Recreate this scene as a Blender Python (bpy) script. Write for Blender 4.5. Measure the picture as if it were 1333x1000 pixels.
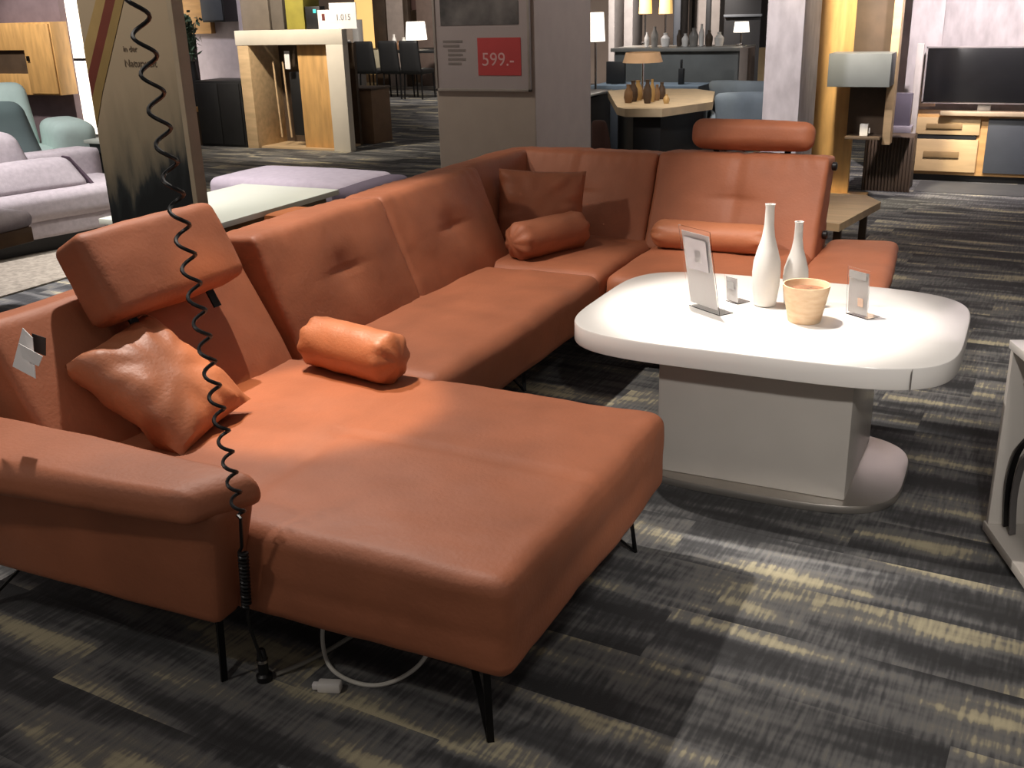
import bpy, bmesh, math, random
from mathutils import Vector, Matrix, noise
random.seed(7)
for o in list(bpy.data.objects): bpy.data.objects.remove(o)
C = bpy.context.scene.collection
S = bpy.context.scene
PI = math.pi
# ---------------------------------------------------------------- camera
F_PX = 1349.9; CAM = Vector((0.8718, -1.6274, 1.5661))
RIGHT = Vector((0.89698945, 0.44118416, -0.0276852))
UP = Vector((-0.12967546, 0.32248783, 0.93764912))
FWD = Vector((-0.42260408, 0.83747127, -0.34647894))
cd = bpy.data.cameras.new('camera'); cam = bpy.data.objects.new('camera', cd); C.objects.link(cam)
cd.sensor_width = 36; cd.lens = 36 * F_PX / 1333; cd.clip_start = .05; cd.clip_end = 100
M = Matrix.Identity(4)
for i in range(3):
    M[i][0] = RIGHT[i]; M[i][1] = UP[i]; M[i][2] = -FWD[i]; M[i][3] = CAM[i]
cam.matrix_world = M
S.camera = cam
def at(px, py, Y):
    d = FWD + RIGHT * ((px - 666.5) / F_PX) + UP * ((500 - py) / F_PX)
    return CAM + d * ((Y - CAM.y) / d.y)
# ---------------------------------------------------------------- light
S.view_settings.view_transform = 'Standard'; S.view_settings.look = 'None'
S.view_settings.gamma = 1; S.view_settings.use_curve_mapping = False
S.view_settings.exposure = 0.0
w = bpy.data.worlds.new('world'); S.world = w; w.use_nodes = True
w.node_tree.nodes['Background'].inputs[0].default_value = (.9, .82, .78, 1)
w.node_tree.nodes['Background'].inputs[1].default_value = .16
def spot(loc, tgt, e, size, col=(1, .86, .72), blend=.4, rad=.03):
    l = bpy.data.lights.new('ceiling_or_fill_spot', 'SPOT'); l.energy = e; l.color = col
    l.spot_size = math.radians(size); l.spot_blend = blend; l.shadow_soft_size = rad
    o = bpy.data.objects.new('ceiling_or_fill_spot', l); C.objects.link(o); o.location = loc
    d = Vector(tgt) - Vector(loc); o.rotation_euler = d.to_track_quat('-Z', 'Y').to_euler()
    return o
LIGHTS = [
    ((-1.8, 1.25, 3.0), (0.1, 0.9, 0), 300, 86, (1, .92, .84), .35, .03),      # main track spot behind the sofa
    ((-1.35, .75, 3.0), (-.95, .68, .44), 300, 19, (1, .72, .44), .5, .03),      # warm spot on the chaise seat
    ((-.55, 1.75, 3.0), (.12, 1.72, .57), 480, 27, (1, .93, .86), .5, .04),       # spot on the table
    ((.3, 1.9, 3.0), (.2, 3.2, .6), 270, 42, (1, .92, .84), .7, .05),          # spot on the right run
    ((.5, -.6, 3.0), (-1.2, 1.6, .5), 8, 75, (1, .92, .84), .9, .2),
    ((1.25, -1.9, 2.35), (.25, 1.5, .15), 200, 26, (1, .95, .9), .6, .06),     # added to light the pedestal, lowered so the tabletop shades it less
    ((-1.5, -1.9, 3.0), (-1.0, -.7, 0), 62, 62, (1, .93, .85), .7, .1),      # added to brighten the arm side and floor
    ((1.3, -.2, 3.0), (1.1, .4, 0), 55, 60, (1, .92, .85), .6, .1),
    ((-5.2, 2.2, 3.0), (-5.2, 3.3, .3), 560, 70, (1, .95, .95), .5, .1),
    ((-3.8, 4.0, 3.0), (-3.8, 4.1, .4), 260, 70, (1, .97, .92), .5, .1),
    ((-3.4, .6, 3.0), (-2.8, 2.0, 1.2), 105, 70, (1, .88, .72), .6, .1),
    ((-2.8, 2.6, 3.0), (-2.1, 4.0, .9), 75, 60, (1, .88, .76), .6, .1),
    ((-6.8, 6.6, 3.0), (-6.7, 8.6, .7), 520, 62, (1, .88, .72), .6, .1),
    ((-10.2, 6.0, 3.0), (-10.4, 8.0, 1.2), 420, 60, (1, .9, .78), .6, .1),
    ((-8.3, 7.2, 3.0), (-8.2, 9.4, 1.2), 160, 60, (1, .93, .95), .6, .1),
    ((-2.1, 6.0, 3.0), (-2.1, 7.0, .75), 170, 45, (1, .86, .7), .5, .1),
    ((-.6, 5.6, 3.0), (-.6, 7.2, .9), 800, 46, (1, .88, .66), .6, .1),
    ((.6, 6.0, 3.0), (.5, 8.4, 1.2), 760, 75, (1, .9, .9), .6, .1),
    ((-1.2, 3.9, 3.0), (-.8, 6.1, 1.2), 420, 45, (1, .93, .9), .6, .1),
    ((-6.9, 3.4, 3.0), (-7.0, 4.6, .6), 230, 50, (.95, 1, .98), .6, .1),
    ((.3, 5.0, 3.0), (-1.8, 4.4, 1.2), 75, 45, (.96, .9, 1), .6, .1),  # extra spot, added to lift the right face of the pillar
    ((-3.0, 8.0, 3.0), (-3.0, 9.2, .7), 230, 60, (.95, .97, 1), .6, .1),  # fill added so the blue-grey bench comes out lighter
    ((-8.5, 12.4, 3.0), (-9.2, 15.5, 1.0), 500, 90, (1, .92, .84), .6, .1),
    ((-4.0, 10.0, 3.0), (-4.3, 12.0, 1.0), 1000, 90, (1, .9, .84), .6, .1),
]
for L in LIGHTS: spot(*L)

# ---------------------------------------------------------------- materials
def lin(c):
    return tuple(((v / 255) / 12.92 if v <= 10 else (((v / 255) + .055) / 1.055) ** 2.4) for v in c) + (1,)
MATS = {}
def mat(name, rgb, rough=.6, metal=0, var=.08, scale=8, bump=0, bscale=60, emit=0, stretch=(1, 1, 1), rgb2=None, alpha=1, coat=0):
    if name in MATS: return MATS[name]
    m = bpy.data.materials.new(name); m.use_nodes = True; nt = m.node_tree; N = nt.nodes; b = N['Principled BSDF']
    tc = N.new('ShaderNodeTexCoord'); mp = N.new('ShaderNodeMapping'); mp.inputs['Scale'].default_value = stretch
    nt.links.new(tc.outputs['Object'], mp.inputs[0])
    nz = N.new('ShaderNodeTexNoise'); nz.inputs['Scale'].default_value = scale; nz.inputs['Detail'].default_value = 5
    nt.links.new(mp.outputs[0], nz.inputs['Vector'])
    r = N.new('ShaderNodeValToRGB'); a = lin(rgb)
    c2 = lin(rgb2) if rgb2 else tuple(v * (1 - var) ** 2 for v in a[:3]) + (1,)
    r.color_ramp.elements[0].color = c2; r.color_ramp.elements[0].position = .32
    r.color_ramp.elements[1].color = a; r.color_ramp.elements[1].position = .66
    nt.links.new(nz.outputs[0], r.inputs[0]); nt.links.new(r.outputs[0], b.inputs['Base Color'])
    b.inputs['Roughness'].default_value = rough; b.inputs['Metallic'].default_value = metal
    b.inputs['Coat Weight'].default_value = coat
    if emit:
        nt.links.new(r.outputs[0], b.inputs['Emission Color']); b.inputs['Emission Strength'].default_value = emit
    if alpha < 1: b.inputs['Alpha'].default_value = alpha
    if bump:
        n2 = N.new('ShaderNodeTexNoise'); n2.inputs['Scale'].default_value = bscale; n2.inputs['Detail'].default_value = 4
        nt.links.new(mp.outputs[0], n2.inputs['Vector'])
        bp = N.new('ShaderNodeBump'); bp.inputs['Strength'].default_value = bump; bp.inputs['Distance'].default_value = .01
        nt.links.new(n2.outputs[0], bp.inputs['Height']); nt.links.new(bp.outputs[0], b.inputs['Normal'])
    MATS[name] = m; return m
LEATHER = mat('rust_leather', (170, 102, 70), .6, var=.1, scale=5, bump=.12, bscale=90)
LEATHER2 = mat('orange_leather', (186, 116, 80), .5, var=.1, scale=6, bump=.15, bscale=90)
BLACK = mat('black_metal', (26, 25, 25), .4, .6)
BLACKP = mat('black_plastic', (20, 19, 20), .4)
WHITE = mat('white_lacquer', (236, 232, 226), .25, var=.01, coat=.3)
COLW = mat('grey_white_lacquer', (196, 190, 182), .3, var=.02)
STEEL = mat('brushed_steel', (190, 184, 176), .32, .85, var=.03)
CERAM = mat('white_ceramic', (222, 218, 212), .5, var=.02)
PAPER = mat('white_paper', (236, 232, 230), .8, var=.02)
CARDG = mat('grey_print', (150, 148, 146), .8, var=.05)
WOOD = mat('honey_oak', (216, 170, 108), .5, var=.15, scale=3, stretch=(6, 6, 1), bump=.05)
WOODH = mat('honey_oak_board', (200, 155, 98), .5, var=.15, scale=3, stretch=(1, 6, 6), bump=.05)
PALEWOOD = mat('pale_oak', (210, 180, 140), .5, var=.12, scale=3, stretch=(1, 6, 6))
DARKBR = mat('dark_brown_veneer', (84, 68, 54), .6, var=.2, scale=5)
BLK = mat('black_veneer', (30, 30, 31), .5, var=.1)
SLATE = mat('slate_grey_lacquer', (104, 108, 112), .5, var=.05)
ANTH = mat('anthracite_lacquer', (62, 66, 72), .5, var=.05)
GFAB = mat('light_grey_fabric', (184, 174, 178), .95, var=.08, scale=30, bump=.2, bscale=200)
PFAB = mat('plum_fabric', (84, 66, 78), .95, var=.1, scale=30)
MINT = mat('mint_fabric', (206, 220, 214), .9, var=.05)
TEAL = mat('grey_teal_fabric', (100, 112, 112), .9, var=.05)
LILAC = mat('lilac_grey_fabric', (170, 158, 168), .9, var=.05, scale=20)
BLUEG = mat('blue_grey_fabric', (112, 124, 134), .9, var=.08)
ORANGE = mat('orange_felt', (190, 108, 54), .8, var=.05)
WALLW = mat('greige_plaster', (168, 156, 144), .85, var=.03)
KNOT = mat('whitewashed_wood', (206, 198, 200), .7, rgb2=(178, 170, 172), scale=4, stretch=(3, 3, 1.2))
GOLDLIT = mat('glowing_shade', (255, 208, 130), .6, emit=.8, var=.02)
WHITELIT = mat('glowing_white', (255, 244, 226), .6, emit=2.2, var=.01)
LEAF = mat('leaf_green', (74, 96, 74), .6, var=.2)
CHROME = mat('chrome', (210, 205, 200), .15, 1)
SHELL = mat('dark_ceiling', (60, 56, 54), .9)

def glass(name, col=(1, 1, 1, 1), rough=.02):
    m = bpy.data.materials.new(name); m.use_nodes = True; b = m.node_tree.nodes['Principled BSDF']
    b.inputs['Base Color'].default_value = col; b.inputs['Roughness'].default_value = rough
    b.inputs['Transmission Weight'].default_value = 1; b.inputs['IOR'].default_value = 1.2
    return m
ACRYL = glass('clear_acrylic')

def floor_mat():
    m = bpy.data.materials.new('streaked_carpet_planks'); m.use_nodes = True; nt = m.node_tree; N = nt.nodes; L = nt.links
    b = N['Principled BSDF']; b.inputs['Roughness'].default_value = .82
    tc = N.new('ShaderNodeTexCoord')
    rt = N.new('ShaderNodeMapping'); rt.inputs['Rotation'].default_value = (0, 0, math.radians(3)); L.new(tc.outputs['Object'], rt.inputs[0])
    def math_(op, a, bb=None, v=None):
        n = N.new('ShaderNodeMath'); n.operation = op; L.new(a, n.inputs[0])
        if bb is not None: L.new(bb, n.inputs[1])
        if v is not None: n.inputs[1].default_value = v
        return n.outputs[0]
    sep = N.new('ShaderNodeSeparateXYZ'); L.new(rt.outputs[0], sep.inputs[0])
    row = math_('FLOOR', math_('DIVIDE', sep.outputs[1], v=.25))
    wr = N.new('ShaderNodeTexWhiteNoise'); wr.noise_dimensions = '1D'; L.new(row, wr.inputs['W'])
    xs = math_('ADD', math_('DIVIDE', sep.outputs[0], v=1.0), wr.outputs[0])
    cell = math_('FLOOR', xs)
    cb = N.new('ShaderNodeCombineXYZ'); L.new(cell, cb.inputs[0]); L.new(row, cb.inputs[1])
    wc = N.new('ShaderNodeTexWhiteNoise'); wc.noise_dimensions = '2D'; L.new(cb.outputs[0], wc.inputs[0])
    # streak coordinates shifted per plank
    sc = N.new('ShaderNodeVectorMath'); sc.operation = 'MULTIPLY'; sc.inputs[1].default_value = (1.15, 6.2, 1); L.new(rt.outputs[0], sc.inputs[0])
    of = N.new('ShaderNodeVectorMath'); of.operation = 'SCALE'; of.inputs[3].default_value = 23; L.new(wc.outputs[1], of.inputs[0])
    ad = N.new('ShaderNodeVectorMath'); ad.operation = 'ADD'; L.new(sc.outputs[0], ad.inputs[0]); L.new(of.outputs[0], ad.inputs[1])
    n1 = N.new('ShaderNodeTexNoise'); n1.inputs['Scale'].default_value = 1.3; n1.inputs['Detail'].default_value = 3; L.new(ad.outputs[0], n1.inputs['Vector'])
    # comb of fine tufts across the streak
    sc2 = N.new('ShaderNodeVectorMath'); sc2.operation = 'MULTIPLY'; sc2.inputs[1].default_value = (90, 9, 1); L.new(rt.outputs[0], sc2.inputs[0])
    n2 = N.new('ShaderNodeTexNoise'); n2.inputs['Scale'].default_value = 1; n2.inputs['Detail'].default_value = 1; L.new(sc2.outputs[0], n2.inputs['Vector'])
    s = math_('ADD', n1.outputs[0], math_('MULTIPLY', math_('SUBTRACT', n2.outputs[0], v=.5), v=.24))
    r = N.new('ShaderNodeValToRGB'); L.new(s, r.inputs[0]); e = r.color_ramp.elements
    e[0].position = .36; e[0].color = lin((52, 52, 53)); e[1].position = .70; e[1].color = lin((188, 178, 148))
    for p, c in ((.45, (70, 70, 71)), (.53, (108, 107, 106)), (.59, (120, 117, 110)), (.63, (164, 156, 132))):
        q = e.new(p); q.color = lin(c)
    # plank tone
    mx = N.new('ShaderNodeMix'); mx.data_type = 'RGBA'; mx.blend_type = 'MULTIPLY'; mx.inputs[0].default_value = 1
    tn = N.new('ShaderNodeMapRange'); tn.inputs[3].default_value = .75; tn.inputs[4].default_value = 1.1; L.new(wc.outputs[0], tn.inputs[0])
    L.new(r.outputs[0], mx.inputs[6]); L.new(tn.outputs[0], mx.inputs[7])
    L.new(mx.outputs[2], b.inputs['Base Color'])
    n3 = N.new('ShaderNodeTexNoise'); n3.inputs['Scale'].default_value = 260; L.new(tc.outputs['Object'], n3.inputs['Vector'])
    bp = N.new('ShaderNodeBump'); bp.inputs['Strength'].default_value = .3; bp.inputs['Distance'].default_value = .004; L.new(n3.outputs[0], bp.inputs['Height']); L.new(bp.outputs[0], b.inputs['Normal'])
    return m
FLOOR = floor_mat()

def print_mat():
    # printed landscape: pale sky fading into dark forest silhouettes towards the bottom
    m = bpy.data.materials.new('printed_forest_landscape'); m.use_nodes = True; nt = m.node_tree; N = nt.nodes; L = nt.links
    b = N['Principled BSDF']; b.inputs['Roughness'].default_value = .7
    tc = N.new('ShaderNodeTexCoord'); sep = N.new('ShaderNodeSeparateXYZ'); L.new(tc.outputs['Object'], sep.inputs[0])
    mp = N.new('ShaderNodeMapping'); mp.inputs['Scale'].default_value = (9, 9, 2.2); L.new(tc.outputs['Object'], mp.inputs[0])
    nz = N.new('ShaderNodeTexNoise'); nz.inputs['Scale'].default_value = 1.4; nz.inputs['Detail'].default_value = 5; L.new(mp.outputs[0], nz.inputs['Vector'])
    def M_(op, a, v=None, bb=None):
        n = N.new('ShaderNodeMath'); n.operation = op; L.new(a, n.inputs[0])
        if bb is not None: L.new(bb, n.inputs[1])
        else: n.inputs[1].default_value = v
        return n.outputs[0]
    h = M_('SUBTRACT', sep.outputs[2], bb=M_('MULTIPLY', M_('SUBTRACT', nz.outputs[0], .5), .55))
    h = M_('SUBTRACT', h, bb=M_('MULTIPLY', sep.outputs[0], .45))
    mr = N.new('ShaderNodeMapRange'); mr.inputs[1].default_value = .6; mr.inputs[2].default_value = 1.5; L.new(h, mr.inputs[0])
    r = N.new('ShaderNodeValToRGB'); L.new(mr.outputs[0], r.inputs[0]); e = r.color_ramp.elements
    e[0].position = .12; e[0].color = lin((22, 26, 30)); e[1].position = .75; e[1].color = lin((168, 152, 130))
    for p, c in ((.20, (40, 45, 48)), (.27, (104, 99, 88)), (.45, (146, 134, 114))):
        q = e.new(p); q.color = lin(c)
    L.new(r.outputs[0], b.inputs['Base Color']); return m

# ---------------------------------------------------------------- object helpers
def tag(o, label, cat, group=None, kind=None):
    o['label'] = label; o['category'] = cat
    if group: o['group'] = group
    if kind: o['kind'] = kind
    return o
def thing(name, label, cat, loc=(0, 0, 0), rz=0, group=None, M=None):
    o = bpy.data.objects.new(name, None); C.objects.link(o); o.empty_display_size = .1
    o.location = loc; o.rotation_euler = (0, 0, rz)
    return tag(o, label, cat, group)
def obj(name, bm, m, parent=None, world=False, smooth=True):
    me = bpy.data.meshes.new(name); bm.normal_update(); 
    if world and parent is not None:
        P = Matrix.Translation(parent.location) @ parent.rotation_euler.to_matrix().to_4x4()
        bm.transform(P.inverted())
    bm.to_mesh(me); bm.free()
    if smooth:
        for p in me.polygons: p.use_smooth = True
    me.materials.append(m)
    o = bpy.data.objects.new(name, me); C.objects.link(o)
    if parent is not None: o.parent = parent
    if smooth:
        try: me.set_sharp_from_angle(angle=math.radians(40))
        except Exception: pass
    return o
def copy_tree(o, parent=None, label=None, name=None):
    c = o.copy(); C.objects.link(c); c.parent = parent
    if label: c['label'] = label
    for ch in list(o.children): copy_tree(ch, c)
    return c
def box(bm, x0, x1, y0, y1, z0, z1, bev=.004, seg=2):
    g = bmesh.ops.create_cube(bm, size=1)
    vs = g['verts']
    for v in vs:
        v.co = Vector(((x0 + x1) / 2 + v.co.x * (x1 - x0), (y0 + y1) / 2 + v.co.y * (y1 - y0), (z0 + z1) / 2 + v.co.z * (z1 - z0)))
    if bev:
        es = list({e for v in vs for e in v.link_edges})
        bmesh.ops.bevel(bm, geom=es, offset=bev, segments=seg, affect='EDGES', profile=.5)
    return bm
def B(*a, **k): return box(bmesh.new(), *a, **k)
def boxes(lst, bev=.004):
    bm = bmesh.new()
    for a in lst: box(bm, *a, bev=bev)
    return bm
def tube(bm, pts, r, n=10, radii=None, cap=True):
    pts = [Vector(p) for p in pts]; rings = []
    t0 = (pts[1] - pts[0]).normalized(); up = Vector((0, 0, 1)) if abs(t0.z) < .9 else Vector((1, 0, 0))
    nrm = t0.cross(up).normalized()
    for i, p in enumerate(pts):
        t = (pts[min(i + 1, len(pts) - 1)] - pts[max(i - 1, 0)]).normalized()
        nrm = (nrm - t * nrm.dot(t)).normalized(); bi = t.cross(nrm)
        rr = radii[i] if radii else r
        rings.append([bm.verts.new(p + (nrm * math.cos(a) + bi * math.sin(a)) * rr) for a in [2 * PI * k / n for k in range(n)]])
    for a, b in zip(rings, rings[1:]):
        for k in range(n): bm.faces.new((a[k], a[(k + 1) % n], b[(k + 1) % n], b[k]))
    if cap: bm.faces.new(rings[0][::-1]); bm.faces.new(rings[-1])
    return bm
def bar(bm, a, b, wv, tv):
    # flat bar from a to b with half extents wv and tv
    a, b, wv, tv = map(Vector, (a, b, wv, tv)); vs = []
    for p in (a, b):
        for s, t in ((-1, -1), (1, -1), (1, 1), (-1, 1)): vs.append(bm.verts.new(p + wv * s + tv * t))
    for f in ((0, 3, 2, 1), (4, 5, 6, 7), (0, 1, 5, 4), (1, 2, 6, 5), (2, 3, 7, 6), (3, 0, 4, 7)): bm.faces.new([vs[i] for i in f])
    bmesh.ops.recalc_face_normals(bm, faces=bm.faces)
    return bm
def lathe(bm, prof, n=32, c=(0, 0, 0), close=True):
    rings = [[bm.verts.new((c[0] + r * math.cos(2 * PI * k / n), c[1] + r * math.sin(2 * PI * k / n), c[2] + z)) for k in range(n)] for r, z in prof]
    for a, b in zip(rings, rings[1:]):
        for k in range(n): bm.faces.new((a[k], a[(k + 1) % n], b[(k + 1) % n], b[k]))
    if close: bm.faces.new(rings[0][::-1]); bm.faces.new(rings[-1])
    return bm
def catmull(pts, n=8):
    pts = [Vector(p) for p in pts]; P = [pts[0]] + pts + [pts[-1]]; out = []
    for i in range(1, len(P) - 2):
        for k in range(n):
            t = k / n; a, b, c, d = P[i - 1], P[i], P[i + 1], P[i + 2]
            out.append(.5 * ((2 * b) + (c - a) * t + (2 * a - 5 * b + 4 * c - d) * t * t + (-a + 3 * b - 3 * c + d) * t ** 3))
    out.append(pts[-1]); return out
def soft(c8, r=.04, puff=(0, 0, 0), n=22, tweak=None, wob=.003, seed=0):
    """Upholstered block: c8 = 8 corners, index = i + 2j + 4k for u,v,w = -1/+1. puff per axis in metres."""
    c8 = [Vector(c) for c in c8]
    def tri(u, v, w_):
        p = Vector((0, 0, 0))
        for k in range(8):
            i, j, l = k & 1, (k >> 1) & 1, (k >> 2) & 1
            p += c8[k] * ((u if i else 1 - u) * (v if j else 1 - v) * (w_ if l else 1 - w_))
        return p
    sz = Vector(((c8[1] - c8[0]).length + (c8[7] - c8[6]).length, (c8[2] - c8[0]).length + (c8[7] - c8[5]).length, (c8[4] - c8[0]).length + (c8[7] - c8[3]).length)) / 2
    bm = bmesh.new(); bmesh.ops.create_cube(bm, size=2)
    bmesh.ops.subdivide_edges(bm, edges=bm.edges[:], cuts=n, use_grid_fill=True)
    R = r if hasattr(r, '__len__') else (r, r, r)
    for v in bm.verts:
        q = [math.sin(t * PI / 2) * .5 + t * .5 if abs(t) < 1 else t for t in v.co]
        h = sz / 2; p = Vector([q[i] * h[i] for i in range(3)])
        rr = min(R[0], h[0], h[1], h[2])
        inn = Vector([max(-h[i] + rr, min(h[i] - rr, p[i])) for i in range(3)])
        d = p - inn
        cnt = sum(1 for i in range(3) if abs(d[i]) > 1e-9)
        if cnt > 1:
            # cube-surface point in corner zone -> sphere
            mx = max(abs(d[i]) for i in range(3)); L_ = d.length
            p = inn + d * (rr / L_)
        u = [p[i] / h[i] for i in range(3)]
        for i in range(3):
            a, b_ = [u[j] for j in range(3) if j != i]
            s = max(0, 1 - a * a) ** .6 * max(0, 1 - b_ * b_) ** .6
            p[i] += math.copysign(1, u[i]) * abs(u[i]) ** 3 * puff[i] * s
        if tweak: p += Vector(tweak(*u))
        p += noise.noise_vector(Vector((p.x * 5 + seed, p.y * 5, p.z * 5))) * wob + noise.noise_vector(Vector((p.x * 17 + seed, p.y * 17, p.z * 17))) * wob * .35
        v.co = tri(*[p[i] / sz[i] + .5 for i in range(3)])
    if (c8[1] - c8[0]).cross(c8[2] - c8[0]).dot(c8[4] - c8[0]) < 0: bmesh.ops.reverse_faces(bm, faces=bm.faces[:])
    return bm
def hexa(x0, x1, y0, y1, z0, z1):
    return [(x, y, z) for z in (z0, z1) for y in (y0, y1) for x in (x0, x1)]
def pillow(w_, h_, t_, n=28, wr=.006, seed=0, pinch=.05):
    """Square cushion lying in XY, thickness along Z."""
    bm = bmesh.new(); grid = {}
    for s in (1, -1):
        for i in range(n + 1):
            for j in range(n + 1):
                u, v = -1 + 2 * i / n, -1 + 2 * j / n
                edge = i in (0, n) or j in (0, n)
                if edge and s == -1: grid[(s, i, j)] = grid[(1, i, j)]; continue
                th = t_ / 2 * (max(0, 1 - u ** 4) * max(0, 1 - v ** 4)) ** .55
                x = u * w_ / 2 * (1 - pinch * (1 - v * v) * abs(u) ** 2); y = v * h_ / 2 * (1 - pinch * (1 - u * u) * abs(v) ** 2)
                rr = math.hypot(u, v)
                wv = noise.noise(Vector((math.atan2(v, u) * 3.5 + seed, rr * 1.2, s))) * wr * max(0, rr - .25) * 3 * (0 if edge else 1)
                wv += noise.noise(Vector((u * 2.5 + seed, v * 2.5, s * 3))) * wr
                grid[(s, i, j)] = bm.verts.new((x, y, s * th + wv))
    for s in (1, -1):
        for i in range(n):
            for j in range(n):
                f = [grid[(s, i, j)], grid[(s, i + 1, j)], grid[(s, i + 1, j + 1)], grid[(s, i, j + 1)]]
                bm.faces.new(f if s == 1 else f[::-1])
    return bm
def bolster(L_, r, n=36, seed=0, flat=1.0):
    """Roll cushion along X with gathered ends."""
    bm = bmesh.new(); rings = []; m = 30
    for i in range(m + 1):
        t = -1 + 2 * i / m; tt = math.sin(t * PI / 2) * .6 + t * .4
        k = abs(tt); rad = r * (1 - max(0, (k - .74) / .26) ** 2.6 * .8) * (1 + .03 * noise.noise(Vector((tt * 3, seed, 0))))
        ring = []
        for q in range(n):
            a = 2 * PI * q / n
            g = 1 + .13 * max(0, (k - .68) / .32) * math.sin(a * 8 + seed + (1 if t > 0 else 0))
            g += .035 * noise.noise(Vector((math.cos(a) * 1.5, math.sin(a) * 1.5, tt * 3 + seed)))
            ring.append(bm.verts.new((tt * L_ / 2, math.cos(a) * rad * g, math.sin(a) * rad * g * flat)))
        rings.append(ring)
    for a, b_ in zip(rings, rings[1:]):
        for k in range(n): bm.faces.new((a[k], b_[k], b_[(k + 1) % n], a[(k + 1) % n]))
    bm.faces.new(rings[0]); bm.faces.new(rings[-1][::-1])
    bmesh.ops.recalc_face_normals(bm, faces=bm.faces)
    return bm
def text(name, s, size, m, loc, rot=(PI / 2, 0, 0), parent=None, ext=.0006, align='LEFT'):
    cu = bpy.data.curves.new(name, 'FONT'); cu.body = s; cu.size = size; cu.extrude = ext; cu.align_x = align
    t = bpy.data.objects.new(name, cu); C.objects.link(t)
    dg = bpy.context.evaluated_depsgraph_get(); me = bpy.data.meshes.new_from_object(t.evaluated_get(dg))
    bpy.data.objects.remove(t); me.name = name; me.materials.clear(); me.materials.append(m)
    o = bpy.data.objects.new(name, me); C.objects.link(o); o.location = loc; o.rotation_euler = rot
    if parent is not None:
        P = Matrix.Translation(parent.location) @ parent.rotation_euler.to_matrix().to_4x4()
        o.parent = parent; o.matrix_local = P.inverted() @ (Matrix.Translation(loc) @ o.rotation_euler.to_matrix().to_4x4())
    return o
def struct(name, bm, m):
    o = obj(name, bm, m, smooth=False); o['kind'] = 'structure'; return o

# ---------------------------------------------------------------- setting
struct('floor', B(-16, 5, -5, 20, -.1, 0, bev=0), FLOOR)
WL = mat('dim_lilac_wall', (130, 118, 126), .9)
struct('wall_back', B(-16, 5, 18, 18.2, 0, 3.2, bev=0), mat('taupe_wall', (150, 134, 122), .9, var=.2, scale=.7))
struct('wall_left', B(-16.2, -16, -5, 20, 0, 3.2, bev=0), WL)

# building pillar behind the corner of the sofa
pl = struct('wall_pillar', B(-2.42, -1.76, 4.0, 4.85, 0, 3.2, bev=.006), WALLW)

# ---------------------------------------------------------------- corner sofa
sofa = thing('corner_sofa', 'rust-orange leather corner sofa with chaise, armrest and two headrests, on black metal legs', 'sofa', (-.9, 1.6, 0))
ZT = .44
def g(x, c, w_): return math.exp(-((x - c) / w_) ** 2)
# chaise
def tw_ch(u, v, w_):
    d = 0
    if w_ > .5:
        d -= .006 * g(v, 0.05, .02) * 0 + .007 * g(u, -.12, .03) + .005 * g(v, .02, .02) * (1 if u > -.12 else 0)
    s = 0
    if u > .8: s = -.008 * g(w_, -.1, .35) * (1 - v * v)
    k = .003 * g(w_, -.15, .2) if v < -.8 else 0
    return (s, k, d)
obj('chaise_seat', soft(hexa(-1.36, .02, 0, 1.045, .205, ZT + .004), .038, (.012, .01, .016), n=56, tweak=tw_ch, seed=1, wob=.006), LEATHER, sofa, True)
# seat of the long run
def tw_run(u, v, w_):
    return (0, 0, -.010 * g(v, .0, .03) if w_ > .5 else 0)
obj('seat_cushion', soft(hexa(-1.42, -.74, 1.05, 2.46, .235, ZT), .05, (.012, .0, .014), n=44, tweak=tw_run, seed=2, wob=.006), LEATHER, sofa, True)
obj('seat_cushion', soft([(-1.45, 2.47, .235), (-.76, 2.47, .235), (-1.45, 3.25, .235), (-.76, 3.25, .235), (-1.45, 2.47, ZT), (-.74, 2.47, ZT), (-1.45, 3.25, ZT), (-.76, 3.25, ZT)], .05, (.0, .01, .012), n=22, seed=3, wob=.006), LEATHER, sofa, True)
obj('seat_cushion', soft(hexa(-.735, .02, 2.46, 3.3, .235, ZT), .05, (.0, .01, .012), n=22, seed=4, wob=.006), LEATHER, sofa, True)
obj('end_seat', soft([(.025, 2.52, .22), (.34, 2.6, .22), (.025, 3.52, .22), (.28, 3.5, .22), (.025, 2.5, ZT), (.43, 2.58, ZT + .01), (.025, 3.52, ZT), (.37, 3.5, ZT + .015)], .05, (.01, .01, .012), n=22, seed=5, wob=.006), LEATHER, sofa, True)
# frame below the run
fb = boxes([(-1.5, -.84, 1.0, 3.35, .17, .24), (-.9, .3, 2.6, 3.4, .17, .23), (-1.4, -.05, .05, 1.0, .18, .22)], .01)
obj('base_frame', fb, mat('dark_rust_leather', (96, 52, 38), .6), sofa, True)
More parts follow.
